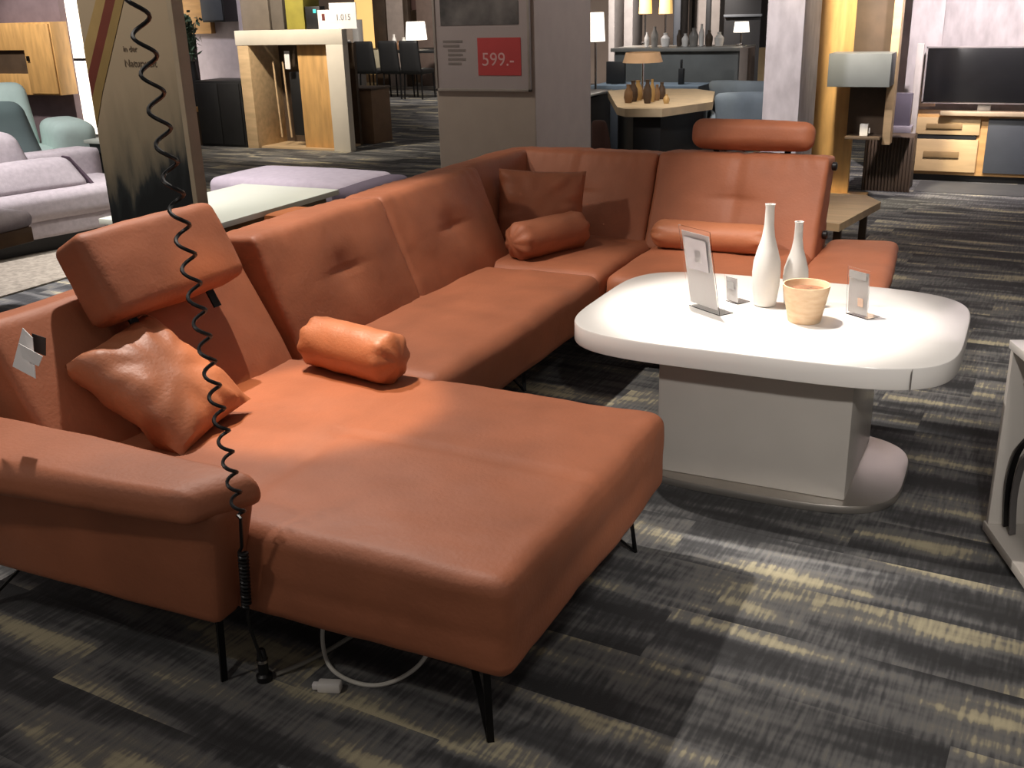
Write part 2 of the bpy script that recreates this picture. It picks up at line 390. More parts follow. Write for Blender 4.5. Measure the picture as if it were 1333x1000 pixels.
# backrests
def tuft(n_u, depth=.018, seam=True):
    def f(u, v, w_):
        # v = -1 is the front face, u across, w up
        if v < -.5 or w_ > .8:
            d = depth * g(u, 0, .26) * g(w_, .12, .3) + (.016 * g(u, 0, .04) if seam else .004 * g(u, 0, .04) * g(w_, .12, .35)) + .008 * g(w_, .12, .05) * g(u, 0, .3)
            d += .004 * math.sin(u * 40 + w_ * 2) * g(w_, .95, .2) * .5
            return (0, d if v < -.5 else 0, -d * .5 if w_ > .8 else 0)
        return (0, 0, 0)
    return f
def back(p0, p1, base_front, top_front, top_z, base_z, thick, seed, m=LEATHER, tw=None, puff=.02, name='backrest', parent=None, nrm=None, z1=None, n=44, topthick=None):
    """p0,p1: ends along the run (2D on a line), outward normal nrm (towards the back)."""
    p0, p1, nrm = Vector(p0 + (0,)), Vector(p1 + (0,)), Vector(nrm + (0,))
    c = []
    for z, off in ((base_z, base_front), (top_z, top_front)):
        for t in (0, (thick if z == base_z else (topthick or thick))):
            for p in (p0, p1):
                q = p + nrm * (off + t); q.z = z - (0.015 if (z == top_z and t) else 0); c.append(q)
    return obj(name, soft(c, .022, (.0, puff, .008), n=n, tweak=tw, seed=seed, wob=.005), m, parent or sofa, True)
# long run, facing +X: u along Y, v towards -X
back((0, 1.07), (0, 1.86), 1.27, 1.45, .845, .40, .20, 11, tw=tuft(1, seam=False), nrm=(-1, 0))
back((0, 1.865), (0, 2.68), 1.27, 1.45, .845, .40, .20, 12, tw=tuft(1, seam=False), nrm=(-1, 0))
back((0, 2.66), (0, 3.5), 1.40, 1.52, .835, .40, .16, 13, nrm=(-1, 0), puff=.005)
# right run, facing -Y
back((-1.60, 0), (-.80, 0), 3.14, 3.36, .835, .40, .20, 14, tw=tuft(1), nrm=(0, 1))
back((-.795, 0), (.03, 0), 3.14, 3.36, .845, .40, .20, 15, tw=tuft(1), nrm=(0, 1))
# chaise backrest, leaning further back
back((0, .06), (0, 1.04), 1.28, 1.51, .815, .40, .20, 16, nrm=(-1, 0), puff=.02, topthick=.11)
# rear shells that the backrests stand against
obj('rear_panel', soft(hexa(-1.72, -1.46, .12, 3.6, .2, .52), .03, n=8), LEATHER, sofa, True)
obj('rear_panel', soft(hexa(-1.6, .0, 3.34, 3.62, .2, .52), .03, n=8), LEATHER, sofa, True)
# hinges
for p in ((.045, 3.42, .80), (.045, 3.3, .5)):
    bm = bmesh.new(); lathe(bm, [(.012, -.012), (.02, -.008), (.02, .008), (.012, .012)], 16); bm.transform(Matrix.Translation(p) @ Matrix.Rotation(PI / 2, 4, 'Y'))
    obj('hinge_knob', bm, BLACKP, sofa, True)
# armrest
am = obj('armrest', soft([(-1.55, -.10, .205), (-.70, -.075, .205), (-1.55, .03, .205), (-.70, .0, .205), (-1.6, -.16, .53), (-.64, -.11, .53), (-1.6, .03, .53), (-.60, .0, .53)], .025, (.0, .006, 0), n=20, seed=21, wob=.004), LEATHER, sofa, True)
pd = obj('arm_pad', soft([(-1.75, -.30, .525), (-.66, -.15, .505), (-1.75, -.0, .525), (-.585, .02, .505), (-1.75, -.29, .60), (-.69, -.145, .58), (-1.75, .02, .61), (-.60, .015, .585)], .034, (.008, .0, .010), n=26, seed=22, wob=.005), LEATHER, am); 
pd.data.transform(Matrix.Translation(-sofa.location))
# headrests
def headrest(M_, L_, h_, t_, seed):
    bm = soft(hexa(-L_ / 2, L_ / 2, -t_ / 2, t_ / 2, -h_ / 2, h_ / 2), min(t_, h_) * (.42 if h_ < .2 else .22), (.006, .012, .006), n=22, seed=seed, wob=.005)
    bm.transform(M_); o = obj('headrest', bm, LEATHER, sofa, True)
    for s in (-.3, .3):
        bm = bar(bmesh.new(), (s * L_, .02, -h_ / 2 - .06), (s * L_, .02, 0), (.015, 0, 0), (0, .003, 0))
        bm.transform(M_); a = obj('headrest_bracket', bm, BLACK, o); a.data.transform(Matrix.Translation(-sofa.location))
    return o
M1 = Matrix.Translation((-1.415, .59, .872)) @ Matrix.Rotation(math.radians(90), 4, 'Z') @ Matrix.Rotation(math.radians(-28), 4, 'X')
headrest(M1, .535, .25, .13, 31)
M2 = Matrix.Translation((-.36, 3.47, .925)) @ Matrix.Rotation(math.radians(-14), 4, 'X')
headrest(M2, .58, .135, .11, 32)
# legs: two flat black bars meeting in a foot
def vleg(foot, t1, t2):
    bm = bmesh.new(); f = Vector(foot)
    for t in (t1, t2):
        t = Vector(t); d = (t - f); side = Vector((d.y, -d.x, 0)); side = side.normalized() * .008 if side.length > 1e-4 else Vector((.014, 0, 0))
        th = d.cross(side).normalized() * .0035
        bar(bm, f, t, side, th)
    obj('leg', bm, BLACK, sofa, True)
vleg((-.055, .05, 0), (-.07, .07, .21), (-.20, .20, .21))
vleg((-.05, .99, 0), (-.07, .97, .21), (-.2, .85, .21))
vleg((-.765, -.02, 0), (-.74, -.03, .21), (-.87, .10, .21))
vleg((-1.63, -.03, 0), (-1.5, -.03, .21), (-1.45, .12, .21))
vleg((-1.62, 2.0, 0), (-1.5, 1.95, .2), (-1.45, 2.05, .2))
vleg((-.95, 2.1, 0), (-.98, 2.15, .19), (-1.1, 2.05, .19))
vleg((.2, 2.7, 0), (.15, 2.75, .2), (.05, 2.85, .2))
vleg((.2, 3.45, 0), (.15, 3.38, .2), (.05, 3.3, .2))
vleg((-1.62, 3.55, 0), (-1.55, 3.45, .2), (-1.45, 3.4, .2))
# side edge seam of the chaise is modelled in its mesh; a hang tag is a thing of its own
ht = thing('hang_tag', 'white folded paper care tag hanging on the chaise backrest side', 'tag', (-1.5, -.01, .72))
def quad(pts, th=.0015):
    bm = bmesh.new(); vs = [bm.verts.new(p) for p in pts]; f = bm.faces.new(vs); bm.normal_update()
    r = bmesh.ops.extrude_face_region(bm, geom=[f]); nv = f.normal.copy() * th
    for v in [x for x in r['geom'] if isinstance(x, bmesh.types.BMVert)]: v.co += nv
    bmesh.ops.recalc_face_normals(bm, faces=bm.faces); return bm
obj('paper_card', quad([at(30, 427, -.05), at(43, 440, -.06), at(47, 493, -.09), at(17, 477, -.07)]), PAPER, ht, True, smooth=False)
obj('paper_card', quad([at(25, 447, -.085), at(56, 464, -.095), at(51, 477, -.095), at(30, 466, -.09)]), PAPER, ht, True, smooth=False)
obj('black_sleeve', quad([at(42, 434, -.03), at(60, 440, -.03), at(60, 463, -.03), at(43, 457, -.03)]), BLACKP, ht, True, smooth=False)

# ---------------------------------------------------------------- loose cushions
def place(name, bm, m, M_, label, cat='cushion', group=None, loc=None, sub=None):
    loc = Vector(loc if loc else M_.translation)
    t = thing(name, label, cat, (loc.x, loc.y, loc.z), 0, group); bm.transform(M_); obj('cover', bm, m, t, True)
    return t
def frame(o, xax, yax):
    x = Vector(xax).normalized(); y = Vector(yax); y = (y - x * y.dot(x)).normalized(); z = x.cross(y)
    m = Matrix.Identity(4)
    for i in range(3): m[i][0], m[i][1], m[i][2], m[i][3] = x[i], y[i], z[i], o[i]
    return m
place('throw_cushion', pillow(.40, .33, .15, seed=3, wr=.009), LEATHER2, frame((-1.235, .37, .59), (.29, .055, -.22), (.01, .36, .02)),
      'square orange leather cushion leaning against the chaise backrest beside the armrest')
place('bolster_cushion', bolster(.40, .083, seed=1), LEATHER2, frame((-1.0, .96, .535), (.95, -.16, -.02), (.1, 1, 0)),
      'orange leather bolster with gathered end lying where chaise and long seat meet')
place('bolster_cushion', bolster(.46, .088, seed=4), LEATHER, frame((-1.12, 2.74, .532), (.36, .86, .0), (-1, .3, 0)),
      'brown leather bolster in the far sofa corner, in front of the square cushion')
place('throw_cushion', pillow(.43, .37, .15, seed=9, wr=.010), LEATHER, frame((-1.255, 2.95, .615), (.9, .30, -.04), (-.12, .14, .5)),
      'square brown leather cushion standing in the sofa corner behind the bolster')
place('lumbar_cushion', bolster(.58, .08, seed=7, flat=.85), LEATHER2, frame((-.42, 3.03, .515), (1, .02, 0), (0, 1, 0)),
      'long narrow orange leather cushion lying along the backrest behind the bottle vases')

# ---------------------------------------------------------------- coffee table
tb = thing('coffee_table', 'glossy white coffee table with rounded top on a pedestal and steel base plate', 'table', (.155, 1.72, 0))
def superslab(a, b_, z0, z1, n=4.4, N=96, bev=.006):
    bm = bmesh.new(); P = []
    for k in range(N):
        t = 2 * PI * k / N; cx, sy = math.cos(t), math.sin(t)
        P.append((a * math.copysign(abs(cx) ** (2 / n), cx), b_ * math.copysign(abs(sy) ** (2 / n), sy)))
    prof = [(z0, bev), (z0 + bev * .3, bev * .3), (z0 + bev, 0), (z1 - bev, 0), (z1 - bev * .3, bev * .3), (z1, bev)]
    rings = [[bm.verts.new((x * (1 - s / a), y * (1 - s / b_), z)) for x, y in P] for z, s in prof]
    for r0, r1 in zip(rings, rings[1:]):
        for k in range(N): bm.faces.new((r0[k], r0[(k + 1) % N], r1[(k + 1) % N], r1[k]))
    bm.faces.new(rings[0][::-1]); bm.faces.new(rings[-1]); return bm
TT = .57
top = obj('tabletop', superslab(.605, .455, TT - .068, TT, n=4.4), WHITE, tb)
gm = mat('joint_grey', (120, 116, 112), .5)  # even grey for the thin seam of the extension
obj('extension_joint', boxes([(.49, .4915, -.425, -.39, TT - .065, TT - .003)], 0), gm, top)
obj('pedestal', B(-.315, .315, -.21, .33, .03, TT - .1, bev=.006), COLW, tb)
obj('upper_sleeve', B(-.285, .285, -.19, .31, TT - .12, TT - .068, bev=.004), WHITE, tb)
obj('base_plate', superslab(.47, .33, .0, .03, n=3.6, bev=.006).__class__ and (lambda b: (b.transform(Matrix.Translation((0, .06, 0))), b)[1])(superslab(.47, .33, .0, .03, n=3.6)), STEEL, tb)
# bottles
def vase(h, r, label, loc):
    pr = [(r * .62, 0), (r * .78, .004), (r * .82, h * .05), (r * .95, h * .2), (r, h * .33), (r * .95, h * .44), (r * .72, h * .56), (r * .46, h * .68), (r * .34, h * .8), (r * .31, h * .97), (r * .36, h), (r * .26, h), (r * .24, h * .9)]
    pr2 = []
    for a, b_ in zip(pr[:-3], pr[1:-2]):
        pass
    t = thing('bottle_vase', label, 'vase', loc, 0, 'bottle vases on the coffee table')
    obj('body', lathe(bmesh.new(), pr, 40), CERAM, t)
vase(.345, .047, 'taller of the two white ceramic bottle vases on the coffee table', (.115, 1.80, TT))
vase(.285, .042, 'shorter white ceramic bottle vase behind the plant pot on the coffee table', (.205, 1.84, TT))
# pot
pt = thing('flower_pot', 'small tapered tan wooden-look pot on the white coffee table', 'pot', (.275, 1.665, TT))
obj('pot', lathe(bmesh.new(), [(.050, 0), (.052, .004), (.064, .06), (.074, .118), (.0755, .122), (.070, .122), (.064, .095), (.02, .09)], 36), mat('tan_birch', (236, 206, 170), .7, rgb2=(222, 184, 144), scale=22, stretch=(1, 1, 3)), pt)
obj('soil', lathe(bmesh.new(), [(.064, .096), (.066, .102), (.02, .108)], 24), mat('brown_moss', (170, 120, 88), .95, var=.3, scale=60, bump=.6, bscale=120), pt)
# acrylic signs
def acr(name, bl, br, up, label, inner, lines):
    bl, br, up = Vector(bl), Vector(br), Vector(up); xa = br - bl; n_ = xa.cross(up).normalized()
    t = thing(name, label, 'sign', tuple((bl + br) / 2)); th = .0015
    def pl_(u0, u1, v0, v1, off, m, nm, thick=th):
        bm = bmesh.new(); pts = [bl + xa * u + up * v + n_ * off for u, v in ((u0, v0), (u1, v0), (u1, v1), (u0, v1))]
        return obj(nm, quad(pts, thick), m, t, True, smooth=False)
    pl_(0, 1, 0, 1, 0, ACRYL, 'acrylic_holder', .002)
    pl_(.06, .94, .05, .94, -.003, PAPER, 'paper_sheet')
    for (u0, u1, v0, v1, m) in lines: pl_(u0, u1, v0, v1, .0035, m, 'printed_block', .0004); 
    # foot of the holder
    fx = n_ * -.06; fx.z = 0; bm = quad([bl, br, br + fx, bl + fx], .002); obj('foot', bm, ACRYL, t, True, smooth=False)
    return t
acr('price_sign', (-.12, 1.70, TT + .003), (.01, 1.615, TT + .003), (-.031, -.047, .285), 'tall leaning acrylic price sign at the left end of the coffee table', None,
    [(.15, .85, .5, .88, mat('light_grey_print', (196, 190, 192), .8)), (.45, .65, .6, .75, PAPER)])
acr('info_sign', (.385, 1.79, TT + .003), (.46, 1.74, TT + .003), (-.01, .03, .15), 'small acrylic card holder right of the plant pot on the coffee table', None,
    [(.1, .9, .78, .94, mat('mid_grey_print', (140, 136, 132), .8)), (.55, .8, .22, .4, mat('brown_print', (190, 160, 140), .8))])
acr('small_card', (-.02, 1.80, TT + .003), (.03, 1.77, TT + .003), (-.01, .01, .09), 'tiny clear card holder half hidden behind the tall price sign', None, [(.2, .8, .5, .8, CARDG)])

# ---------------------------------------------------------------- cords
cx, cy = -.59, -.075
bm = bmesh.new(); pts = []
z = 3.2
ph = 0; zz = 3.2
while zz > .52:
    q = min(1, max(0, (zz - .5) / 1.1)); pitch = .045 + .026 * q; amp = .012 + .007 * q
    dz = pitch / 14; zz -= dz; ph += 2 * PI / 14
    pts.append((cx - .055 * (zz - .5) + amp * math.cos(ph), cy - .027 * (zz - .5) + amp * math.sin(ph), zz))
# straight stretch past the armrest tip, then a tight bunch
for k in range(8): pts.append((cx - .003 * k, cy + .002 * k, .515 - .012 * k))
zz = .42
while zz > .25:
    zz -= .011 / 12; ph += 2 * PI / 12
    q = (.42 - zz) / .17
    pts.append((cx - .02 - .04 * q + .009 * math.cos(ph), cy + .015 + .03 * q + .009 * math.sin(ph), zz))
pts += [(v.x, v.y, v.z) for v in catmull([pts[-1], (-.66, -.02, .2), (-.665, .0, .12), (-.67, .02, .06)], 6)][1:]
tube(bm, pts, .0042, 6)
sc = thing('spiral_cord', 'black coiled security cord hanging down over the armrest to the floor', 'cord', (-.67, .02, .0))
obj('coil', bm, BLACKP, sc, True)
bm = bmesh.new(); lathe(bm, [(.006, .09), (.010, .085), (.013, .06), (.013, .02), (.02, .015), (.02, 0), (.01, 0)][::-1], 18, (-.675, .025, 0)); obj('plug', bm, BLACKP, sc, True)
bm = bmesh.new(); lathe(bm, [(.0075, .062), (.0142, .060), (.0142, .052), (.0075, .05)][::-1], 18, (-.675, .025, 0)); obj('plug_ring', bm, CHROME, sc, True)
WC = mat('white_cable', (214, 210, 200), .5, var=.02)
wc = thing('power_cable', 'white power cable hanging in a loop from under the chaise to the floor', 'cable', (-.45, .1, 0))
bm = tube(bmesh.new(), catmull([(-.63, .25, .2), (-.625, .22, .1), (-.60, .17, .035), (-.54, .12, .009), (-.45, .10, .006), (-.38, .13, .006), (-.33, .2, .03), (-.315, .26, .09), (-.31, .3, .2)], 10), .0055, 8)
obj('cord', bm, WC, wc, True)
fc = thing('flat_cable', 'grey cable running on the floor from the black plug towards the chaise', 'cable', (-.62, .14, 0))
obj('cord', tube(bmesh.new(), catmull([(-.655, .045, .008), (-.62, .11, .008), (-.59, .2, .008), (-.56, .32, .01)], 8), .006, 8), mat('grey_cable', (150, 146, 136), .5), fc, True)
ad = thing('plug_adapter', 'white plug adapter lying on the floor in front of the cable loop', 'adapter', (-.5, .055, 0), math.radians(20))
obj('housing', B(-.028, .03, -.014, .014, 0, .026, bev=.005), WHITE, ad)
obj('socket', B(-.042, -.026, -.008, .008, .004, .02, bev=.003), PAPER, ad)

# ---------------------------------------------------------------- poster on the pillar
ps = thing('price_poster', 'framed price poster with dark photo and red price panel on the building pillar', 'poster', (-2.1, 3.99, 1.08))
obj('frame', boxes([(-2.41, -2.395, 3.975, 4.0, 1.07, 2.0), (-1.795, -1.78, 3.975, 4.0, 1.07, 2.0), (-2.41, -1.78, 3.975, 4.0, 1.07, 1.085), (-2.41, -1.78, 3.975, 4.0, 1.985, 2.0)], .002), mat('grey_frame', (150, 142, 134), .5), ps, True)
obj('poster_sheet', B(-2.396, -1.794, 3.985, 3.999, 1.085, 1.986, bev=0), mat('poster_paper', (158, 148, 146), .7, var=.02), ps, True, smooth=False)
ph_ = obj('room_photo', B(-2.36, -1.85, 3.982, 3.986, 1.44, 1.95, bev=0), mat('printed_dark_room', (112, 108, 106), .6, rgb2=(36, 36, 38), scale=5), ps, True, smooth=False)
obj('price_panel', B(-2.12, -1.84, 3.982, 3.986, 1.16, 1.37, bev=0), mat('red_print', (176, 62, 62), .7, var=.04), ps, True, smooth=False)
text('price_text', '599.-', .105, mat('pale_print', (206, 160, 158), .8), (-2.095, 3.981, 1.215), parent=ps)
for k, (w_) in enumerate((.13, .11, .12, .10, .12, .09)):
    obj('text_line', B(-2.35 + (k > 1) * .03, -2.35 + w_ + (k > 1) * .03, 3.983, 3.986, 1.345 - k * .025, 1.358 - k * .025, bev=0), mat('grey_text', (122, 114, 110), .8), ps, True, smooth=False)

# ---------------------------------------------------------------- printed display column behind the chaise
pc = thing('display_column', 'display column printed with pale sky, coloured stripes and dark forest, behind the chaise', 'column', (-2.86, 2.03, 0))
obj('printed_board', B(-3.115, -2.575, 2.0, 2.06, 0, 3.15, bev=.003), print_mat(), pc, True, smooth=False)
obj('edge_strip', B(-2.574, -2.545, 1.995, 2.065, 0, 3.15, bev=.003), mat('beige_edge', (172, 158, 138), .6), pc, True, smooth=False)
def stripe(p, m, nm): obj(nm, quad([(x, 1.9985, z_) for x, z_ in p], .0015), m, pc, True, smooth=False)
# stripes run from the lower left up to the right
stripe([(-3.115, 1.21), (-3.115, 1.10), (-2.45 - .36, 1.62), (-2.64, 2.2), (-2.69, 2.2), (-2.865, 1.62)][:6], mat('olive_print', (136, 112, 66), .7), 'olive_stripe') if False else None
stripe([(-3.112, 1.19), (-3.075, 1.26), (-2.87, 1.62), (-2.60, 2.1), (-2.66, 2.1), (-2.93, 1.62), (-3.112, 1.30)][::-1], mat('dark_red_print', (112, 52, 40), .7), 'red_stripe')
stripe([(-3.112, 1.06), (-3.04, 1.22), (-2.82, 1.62), (-2.58, 2.06), (-2.60, 2.1), (-2.87, 1.62), (-3.075, 1.26), (-3.112, 1.19)][::-1], mat('olive_print', (150, 126, 78), .7), 'olive_stripe')
stripe([(-3.112, 1.30), (-2.93, 1.62), (-2.66, 2.1), (-2.74, 2.1), (-2.99, 1.62), (-3.112, 1.42)][::-1], mat('amber_print', (166, 140, 92), .7), 'amber_stripe')
PT = mat('brown_lettering', (112, 98, 82), .8)
text('lettering', 'in der', .036, PT, (-2.87, 1.9975, 1.40), parent=pc)
text('lettering', 'Naturwelt', .046, PT, (-2.875, 1.9975, 1.335), parent=pc)

# ---------------------------------------------------------------- grey sofa on the left
gs = thing('fabric_sofa', 'light grey fabric sofa with loose back cushions on the pale rug at left', 'sofa', (-5.2, 3.1, .013), math.radians(76))
# local: x along the sofa, front towards -y
obj('seat', soft(hexa(-1.2, 1.0, 0, .8, .22, .40), .05, (0, .01, .02), n=20, seed=41), GFAB, gs)
obj('base', soft(hexa(-1.2, 1.0, .02, .85, .10, .235), .03, n=12, seed=42), GFAB, gs)
obj('plinth', B(-1.1, .9, .1, .8, 0, .11, bev=0), BLK, gs)
obj('back_cushion', soft([(-.65, .36, .38), (.42, .36, .38), (-.65, .6, .38), (.42, .6, .38), (-.65, .44, .84), (.30, .44, .78), (-.65, .62, .84), (.30, .62, .78)], .07, (0, .03, .02), n=16, seed=43), GFAB, gs)
obj('back_panel', soft(hexa(-1.2, 1.0, .6, .82, .2, .6), .05, n=12, seed=46), GFAB, gs)
o = obj('lumbar_cushion', soft([(-.22, .10, .40), (.62, .10, .40), (-.22, .26, .40), (.62, .26, .40), (-.20, .22, .60), (.54, .22, .60), (-.20, .34, .60), (.54, .34, .60)], .05, (0, .02, .01), n=14, seed=44), GFAB, gs)
obj('side_band', soft([(.622, .10, .40), (.66, .12, .40), (.622, .30, .40), (.66, .30, .40), (.542, .22, .60), (.56, .24, .60), (.542, .34, .60), (.56, .34, .60)], .008, n=5), PFAB, gs)
# mint armchair and teal chair behind
mc = thing('swivel_armchair', 'pale mint armchair with high back standing behind the light grey sofa', 'armchair', (-7.3, 4.75, 0), math.radians(60))
obj('seat', soft(hexa(-.4, .4, -.35, .4, .22, .45), .06, (.01, .01, .02), n=12, seed=51), MINT, mc)
obj('backrest', soft([(-.36, .25, .4), (.36, .25, .4), (-.36, .45, .4), (.36, .45, .4), (-.33, .42, .98), (.33, .42, .98), (-.33, .58, .98), (.33, .58, .98)], .08, (.0, .03, .02), n=14, seed=52), MINT, mc)
for a_, b_, z_ in ((-.5, -.34, .6), (.38, .72, .66)): obj('armrest', soft(hexa(a_, b_, -.35, .45, .2, z_), .08, (.02, .02, .02), n=10, seed=54), MINT, mc)
obj('base', lathe(bmesh.new(), [(.25, 0), (.25, .02), (.04, .05), (.04, .23)], 24), BLACK, mc)
tc_ = thing('lounge_chair', 'dark grey-teal lounge chair at the left frame edge before the mint armchair', 'armchair', (-6.42, 4.12, .013), math.radians(60))
obj('seat', soft(hexa(-.4, .3, -.35, .4, .2, .45), .06, (.01, .01, .02), n=12, seed=55), TEAL, tc_)
obj('backrest', soft([(-.36, .25, .4), (.3, .25, .4), (-.36, .45, .4), (.3, .45, .4), (-.33, .38, .88), (.2, .38, .88), (-.33, .52, .88), (.2, .52, .88)], .08, (.0, .03, .02), n=14, seed=56), TEAL, tc_)
obj('plinth', B(-.3, .25, -.25, .3, 0, .21, bev=0), BLK, tc_)
# dark low table beyond the grey sofa with bright top
lt = thing('side_table', 'low side table with pale top and dark frame between grey sofa and printed column', 'table', (-6.15, 5.3, 0))
obj('tabletop', B(-.45, .12, -.30, .40, .50, .53, bev=.004), mat('pale_stone', (196, 194, 184), .5), lt)
obj('apron', B(-.42, .09, -.27, .36, .42, .50, bev=.004), BLK, lt)
for sx in (-.38, .04):
    for sy in (-.22, .32): obj('leg', B(sx - .03, sx + .03, sy - .03, sy + .03, 0, .42, bev=.002), BLK, lt)
# rug
rg = obj('area_rug', B(-6.2, -4.5, 2.1, 4.3, 0.001, .012, bev=.003), mat('pale_rug', (170, 160, 146), .95, var=.2, scale=30, bump=.4, bscale=200)); tag(rg, 'pale beige rug under the light grey fabric sofa', 'rug')
# stool at the left edge
st = thing('arm_stool', 'seat with pale cushion, wooden frame and black leg at the left frame edge', 'stool', (-4.08, 2.06, 0))
obj('cushion', soft(hexa(-.42, .1, -.3, .2, .48, .57), .04, (.01, .01, .012), n=10, seed=61), GFAB, st)
obj('wooden_frame', B(-.4, .09, -.28, .18, .40, .482, bev=.006), mat('walnut', (120, 92, 64), .5, var=.2), st)
for sx in (-.36, .03): obj('leg', B(sx - .04, sx + .05, -.24, -.12, 0, .40, bev=.004), BLK, st)
# wall hung oak cabinet, far left
def C3(px, py, Y): return at(px, py, Y)
wcz = thing('oak_wall_cabinet', 'wall-mounted oak cabinet with dark open niche on the lilac wall', 'cabinet', (-10.7, 8.2, .5))
struct('wall_display_left', boxes([(-13.5, -10.36, 8.3, 8.4, 0, 2.6)], 0), mat('lilac_grey_wall', (128, 112, 120), .9))
obj('body', boxes([(-12.0, -10.8, 8.04, 8.3, 1.15, 1.48), (-12.0, -10.8, 8.04, 8.3, .60, .86), (-10.8, -10.27, 8.04, 8.3, .60, 1.48)], .004), WOOD, wcz, True)
obj('niche', B(-12.0, -10.8, 8.1, 8.29, .86, 1.15, bev=0), DARKBR, wcz, True)
obj('door', B(-10.78, -10.29, 8.015, 8.04, .62, 1.46, bev=.004), WOOD, wcz, True)
obj('knob', B(-10.74, -10.70, 7.99, 8.015, 1.02, 1.08, bev=.004), BLACK, wcz, True)
# white wall sections between cabinet and column, strong light painted in as emission
wp = thing('lit_wall_panel', 'tall white wall panel with its strong light painted in as glow, behind the low side table at left', 'panel', (-9.6, 8.6, 0))
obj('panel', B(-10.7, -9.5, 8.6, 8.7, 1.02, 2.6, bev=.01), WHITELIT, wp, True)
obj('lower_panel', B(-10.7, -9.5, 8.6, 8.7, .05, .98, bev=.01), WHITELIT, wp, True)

# ---------------------------------------------------------------- purple bench and white low table
pb = thing('upholstered_bench', 'long lilac-grey upholstered bench behind the white low table', 'bench', (-3.75, 4.45, 0))
obj('seat', soft(hexa(-.72, .48, -.3, .36, .26, .43), .06, (.01, .01, .02), n=20, seed=71), LILAC, pb)
obj('end_cover', soft(hexa(.36, .60, -.31, .37, .20, .41), .05, (.01, .01, .01), n=12, seed=73), mat('purple_fabric', (92, 80, 92), .9), pb)
for sx in (-.6, .55): obj('leg', B(sx - .03, sx + .03, -.2, .25, 0, .27, bev=.003), mat('taupe_leg', (120, 112, 108), .6), pb)
lw = thing('low_table', 'low table with off-white top and wooden underframe behind the long backrest', 'table', (-3.65, 3.45, 0))
obj('tabletop', B(-.42, .40, -.68, .62, .385, .42, bev=.004), mat('ivory_top', (214, 216, 202), .35, var=.01), lw)
obj('underframe', B(-.36, .34, -.6, .55, .30, .385, bev=.004), mat('olive_wood', (112, 98, 74), .6, var=.1), lw)
for sx in (-.3, .28):
    for sy in (-.5, .45): obj('leg', B(sx - .04, sx + .04, sy - .04, sy + .04, 0, .30, bev=.003), mat('olive_wood', (112, 98, 74)), lw)
os_ = thing('felt_stool', 'small orange felt cube stool beside the white low table', 'stool', (-2.98, 3.3, 0))
obj('body', soft(hexa(-.16, .14, -.16, .14, 0.0, .43), .02, (0, 0, .008), n=8, seed=75), ORANGE, os_)

# ---------------------------------------------------------------- wardrobe niche at the back (y = 8.3)
wd = thing('wardrobe', 'white framed oak wardrobe with open front and hanging rails inside', 'wardrobe', (-6.85, 8.6, 0))
WF = mat('warm_white_frame', (214, 206, 192), .6, var=.02)
obj('frame', boxes([(-7.6, -6.1, 8.3, 8.4, 1.17, 1.33), (-6.33, -6.1, 8.3, 8.4, 0, 1.17)], .004), WF, wd, True)
obj('side_panel', B(-7.58, -7.42, 8.3, 8.9, 0, 1.165, bev=.004), PALEWOOD, wd, True)
obj('inner_panel', B(-6.82, -6.34, 8.42, 8.47, 0.02, 1.165, bev=.004), WOOD, wd, True)
obj('back_panel', B(-7.42, -6.34, 8.85, 8.9, 0, 1.165, bev=0), DARKBR, wd, True)
obj('floor_panel', B(-7.42, -6.34, 8.35, 8.85, 0, .02, bev=0), PALEWOOD, wd, True)
obj('inner_box', B(-7.03, -6.83, 8.5, 8.8, .14, .86, bev=.01), BLK, wd, True)
for xx in (-7.24, -7.10): obj('pull_rail', tube(bmesh.new(), [(xx, 8.5, .98), (xx + .05, 8.47, .12)], .011, 8), PALEWOOD, wd, True)
tgx = thing('clothes_tag', 'white swing tag hanging inside the wardrobe', 'tag', (-6.95, 8.42, 1.05))
obj('card', B(-6.99, -6.92, 8.40, 8.41, .90, 1.10, bev=0), PAPER, tgx, True, smooth=False)
# things on the wardrobe
def simple(name, label, cat, parts, group=None, loc=None):
    a = parts[0][1]; t = thing(name, label, cat, loc or ((a[0] + a[1]) / 2, (a[2] + a[3]) / 2, a[4]), 0, group)
    for nm, b6, m in parts: obj(nm, B(*b6, bev=min(.004, (b6[1] - b6[0]) / 4, (b6[3] - b6[2]) / 4)), m, t, True)
    return t
OL = mat('olive_yellow_cover', (150, 140, 56), .8, var=.1)
simple('storage_box', 'taupe storage boxes standing on the wardrobe at its left end', 'box', [('body', (-7.55, -7.15, 8.4, 8.8, 1.331, 1.9), mat('taupe_card', (108, 98, 88), .8)), ('lid', (-7.56, -7.14, 8.39, 8.81, 1.9, 1.93), mat('taupe_card', (108, 98, 88)))])
simple('fabric_box', 'grey-brown fabric box beside the olive cube on the wardrobe', 'box', [('body', (-7.12, -6.95, 8.4, 8.8, 1.331, 1.85), mat('brown_grey_fabric', (96, 88, 80), .9)), ('rim', (-7.125, -6.945, 8.395, 8.805, 1.82, 1.855), mat('brown_grey_fabric', (96, 88, 80), .9))])
simple('olive_cube', 'olive yellow upholstered cube standing on the wardrobe', 'cube', [('cover', (-6.91, -6.66, 8.4, 8.7, 1.331, 1.8), OL), ('piping', (-6.915, -6.655, 8.395, 8.705, 1.79, 1.81), OL)])
simple('alarm_clock', 'small black box-shaped clock with teal light on the wardrobe', 'clock', [('housing', (-6.64, -6.44, 8.4, 8.5, 1.331, 1.57), BLK), ('display', (-6.53, -6.49, 8.395, 8.40, 1.50, 1.54), mat('teal_glow', (70, 190, 190), .5, emit=.8))])
sg = thing('price_card', 'white price card with grey number standing on the wardrobe right end', 'sign', (-6.1, 8.35, 1.331))
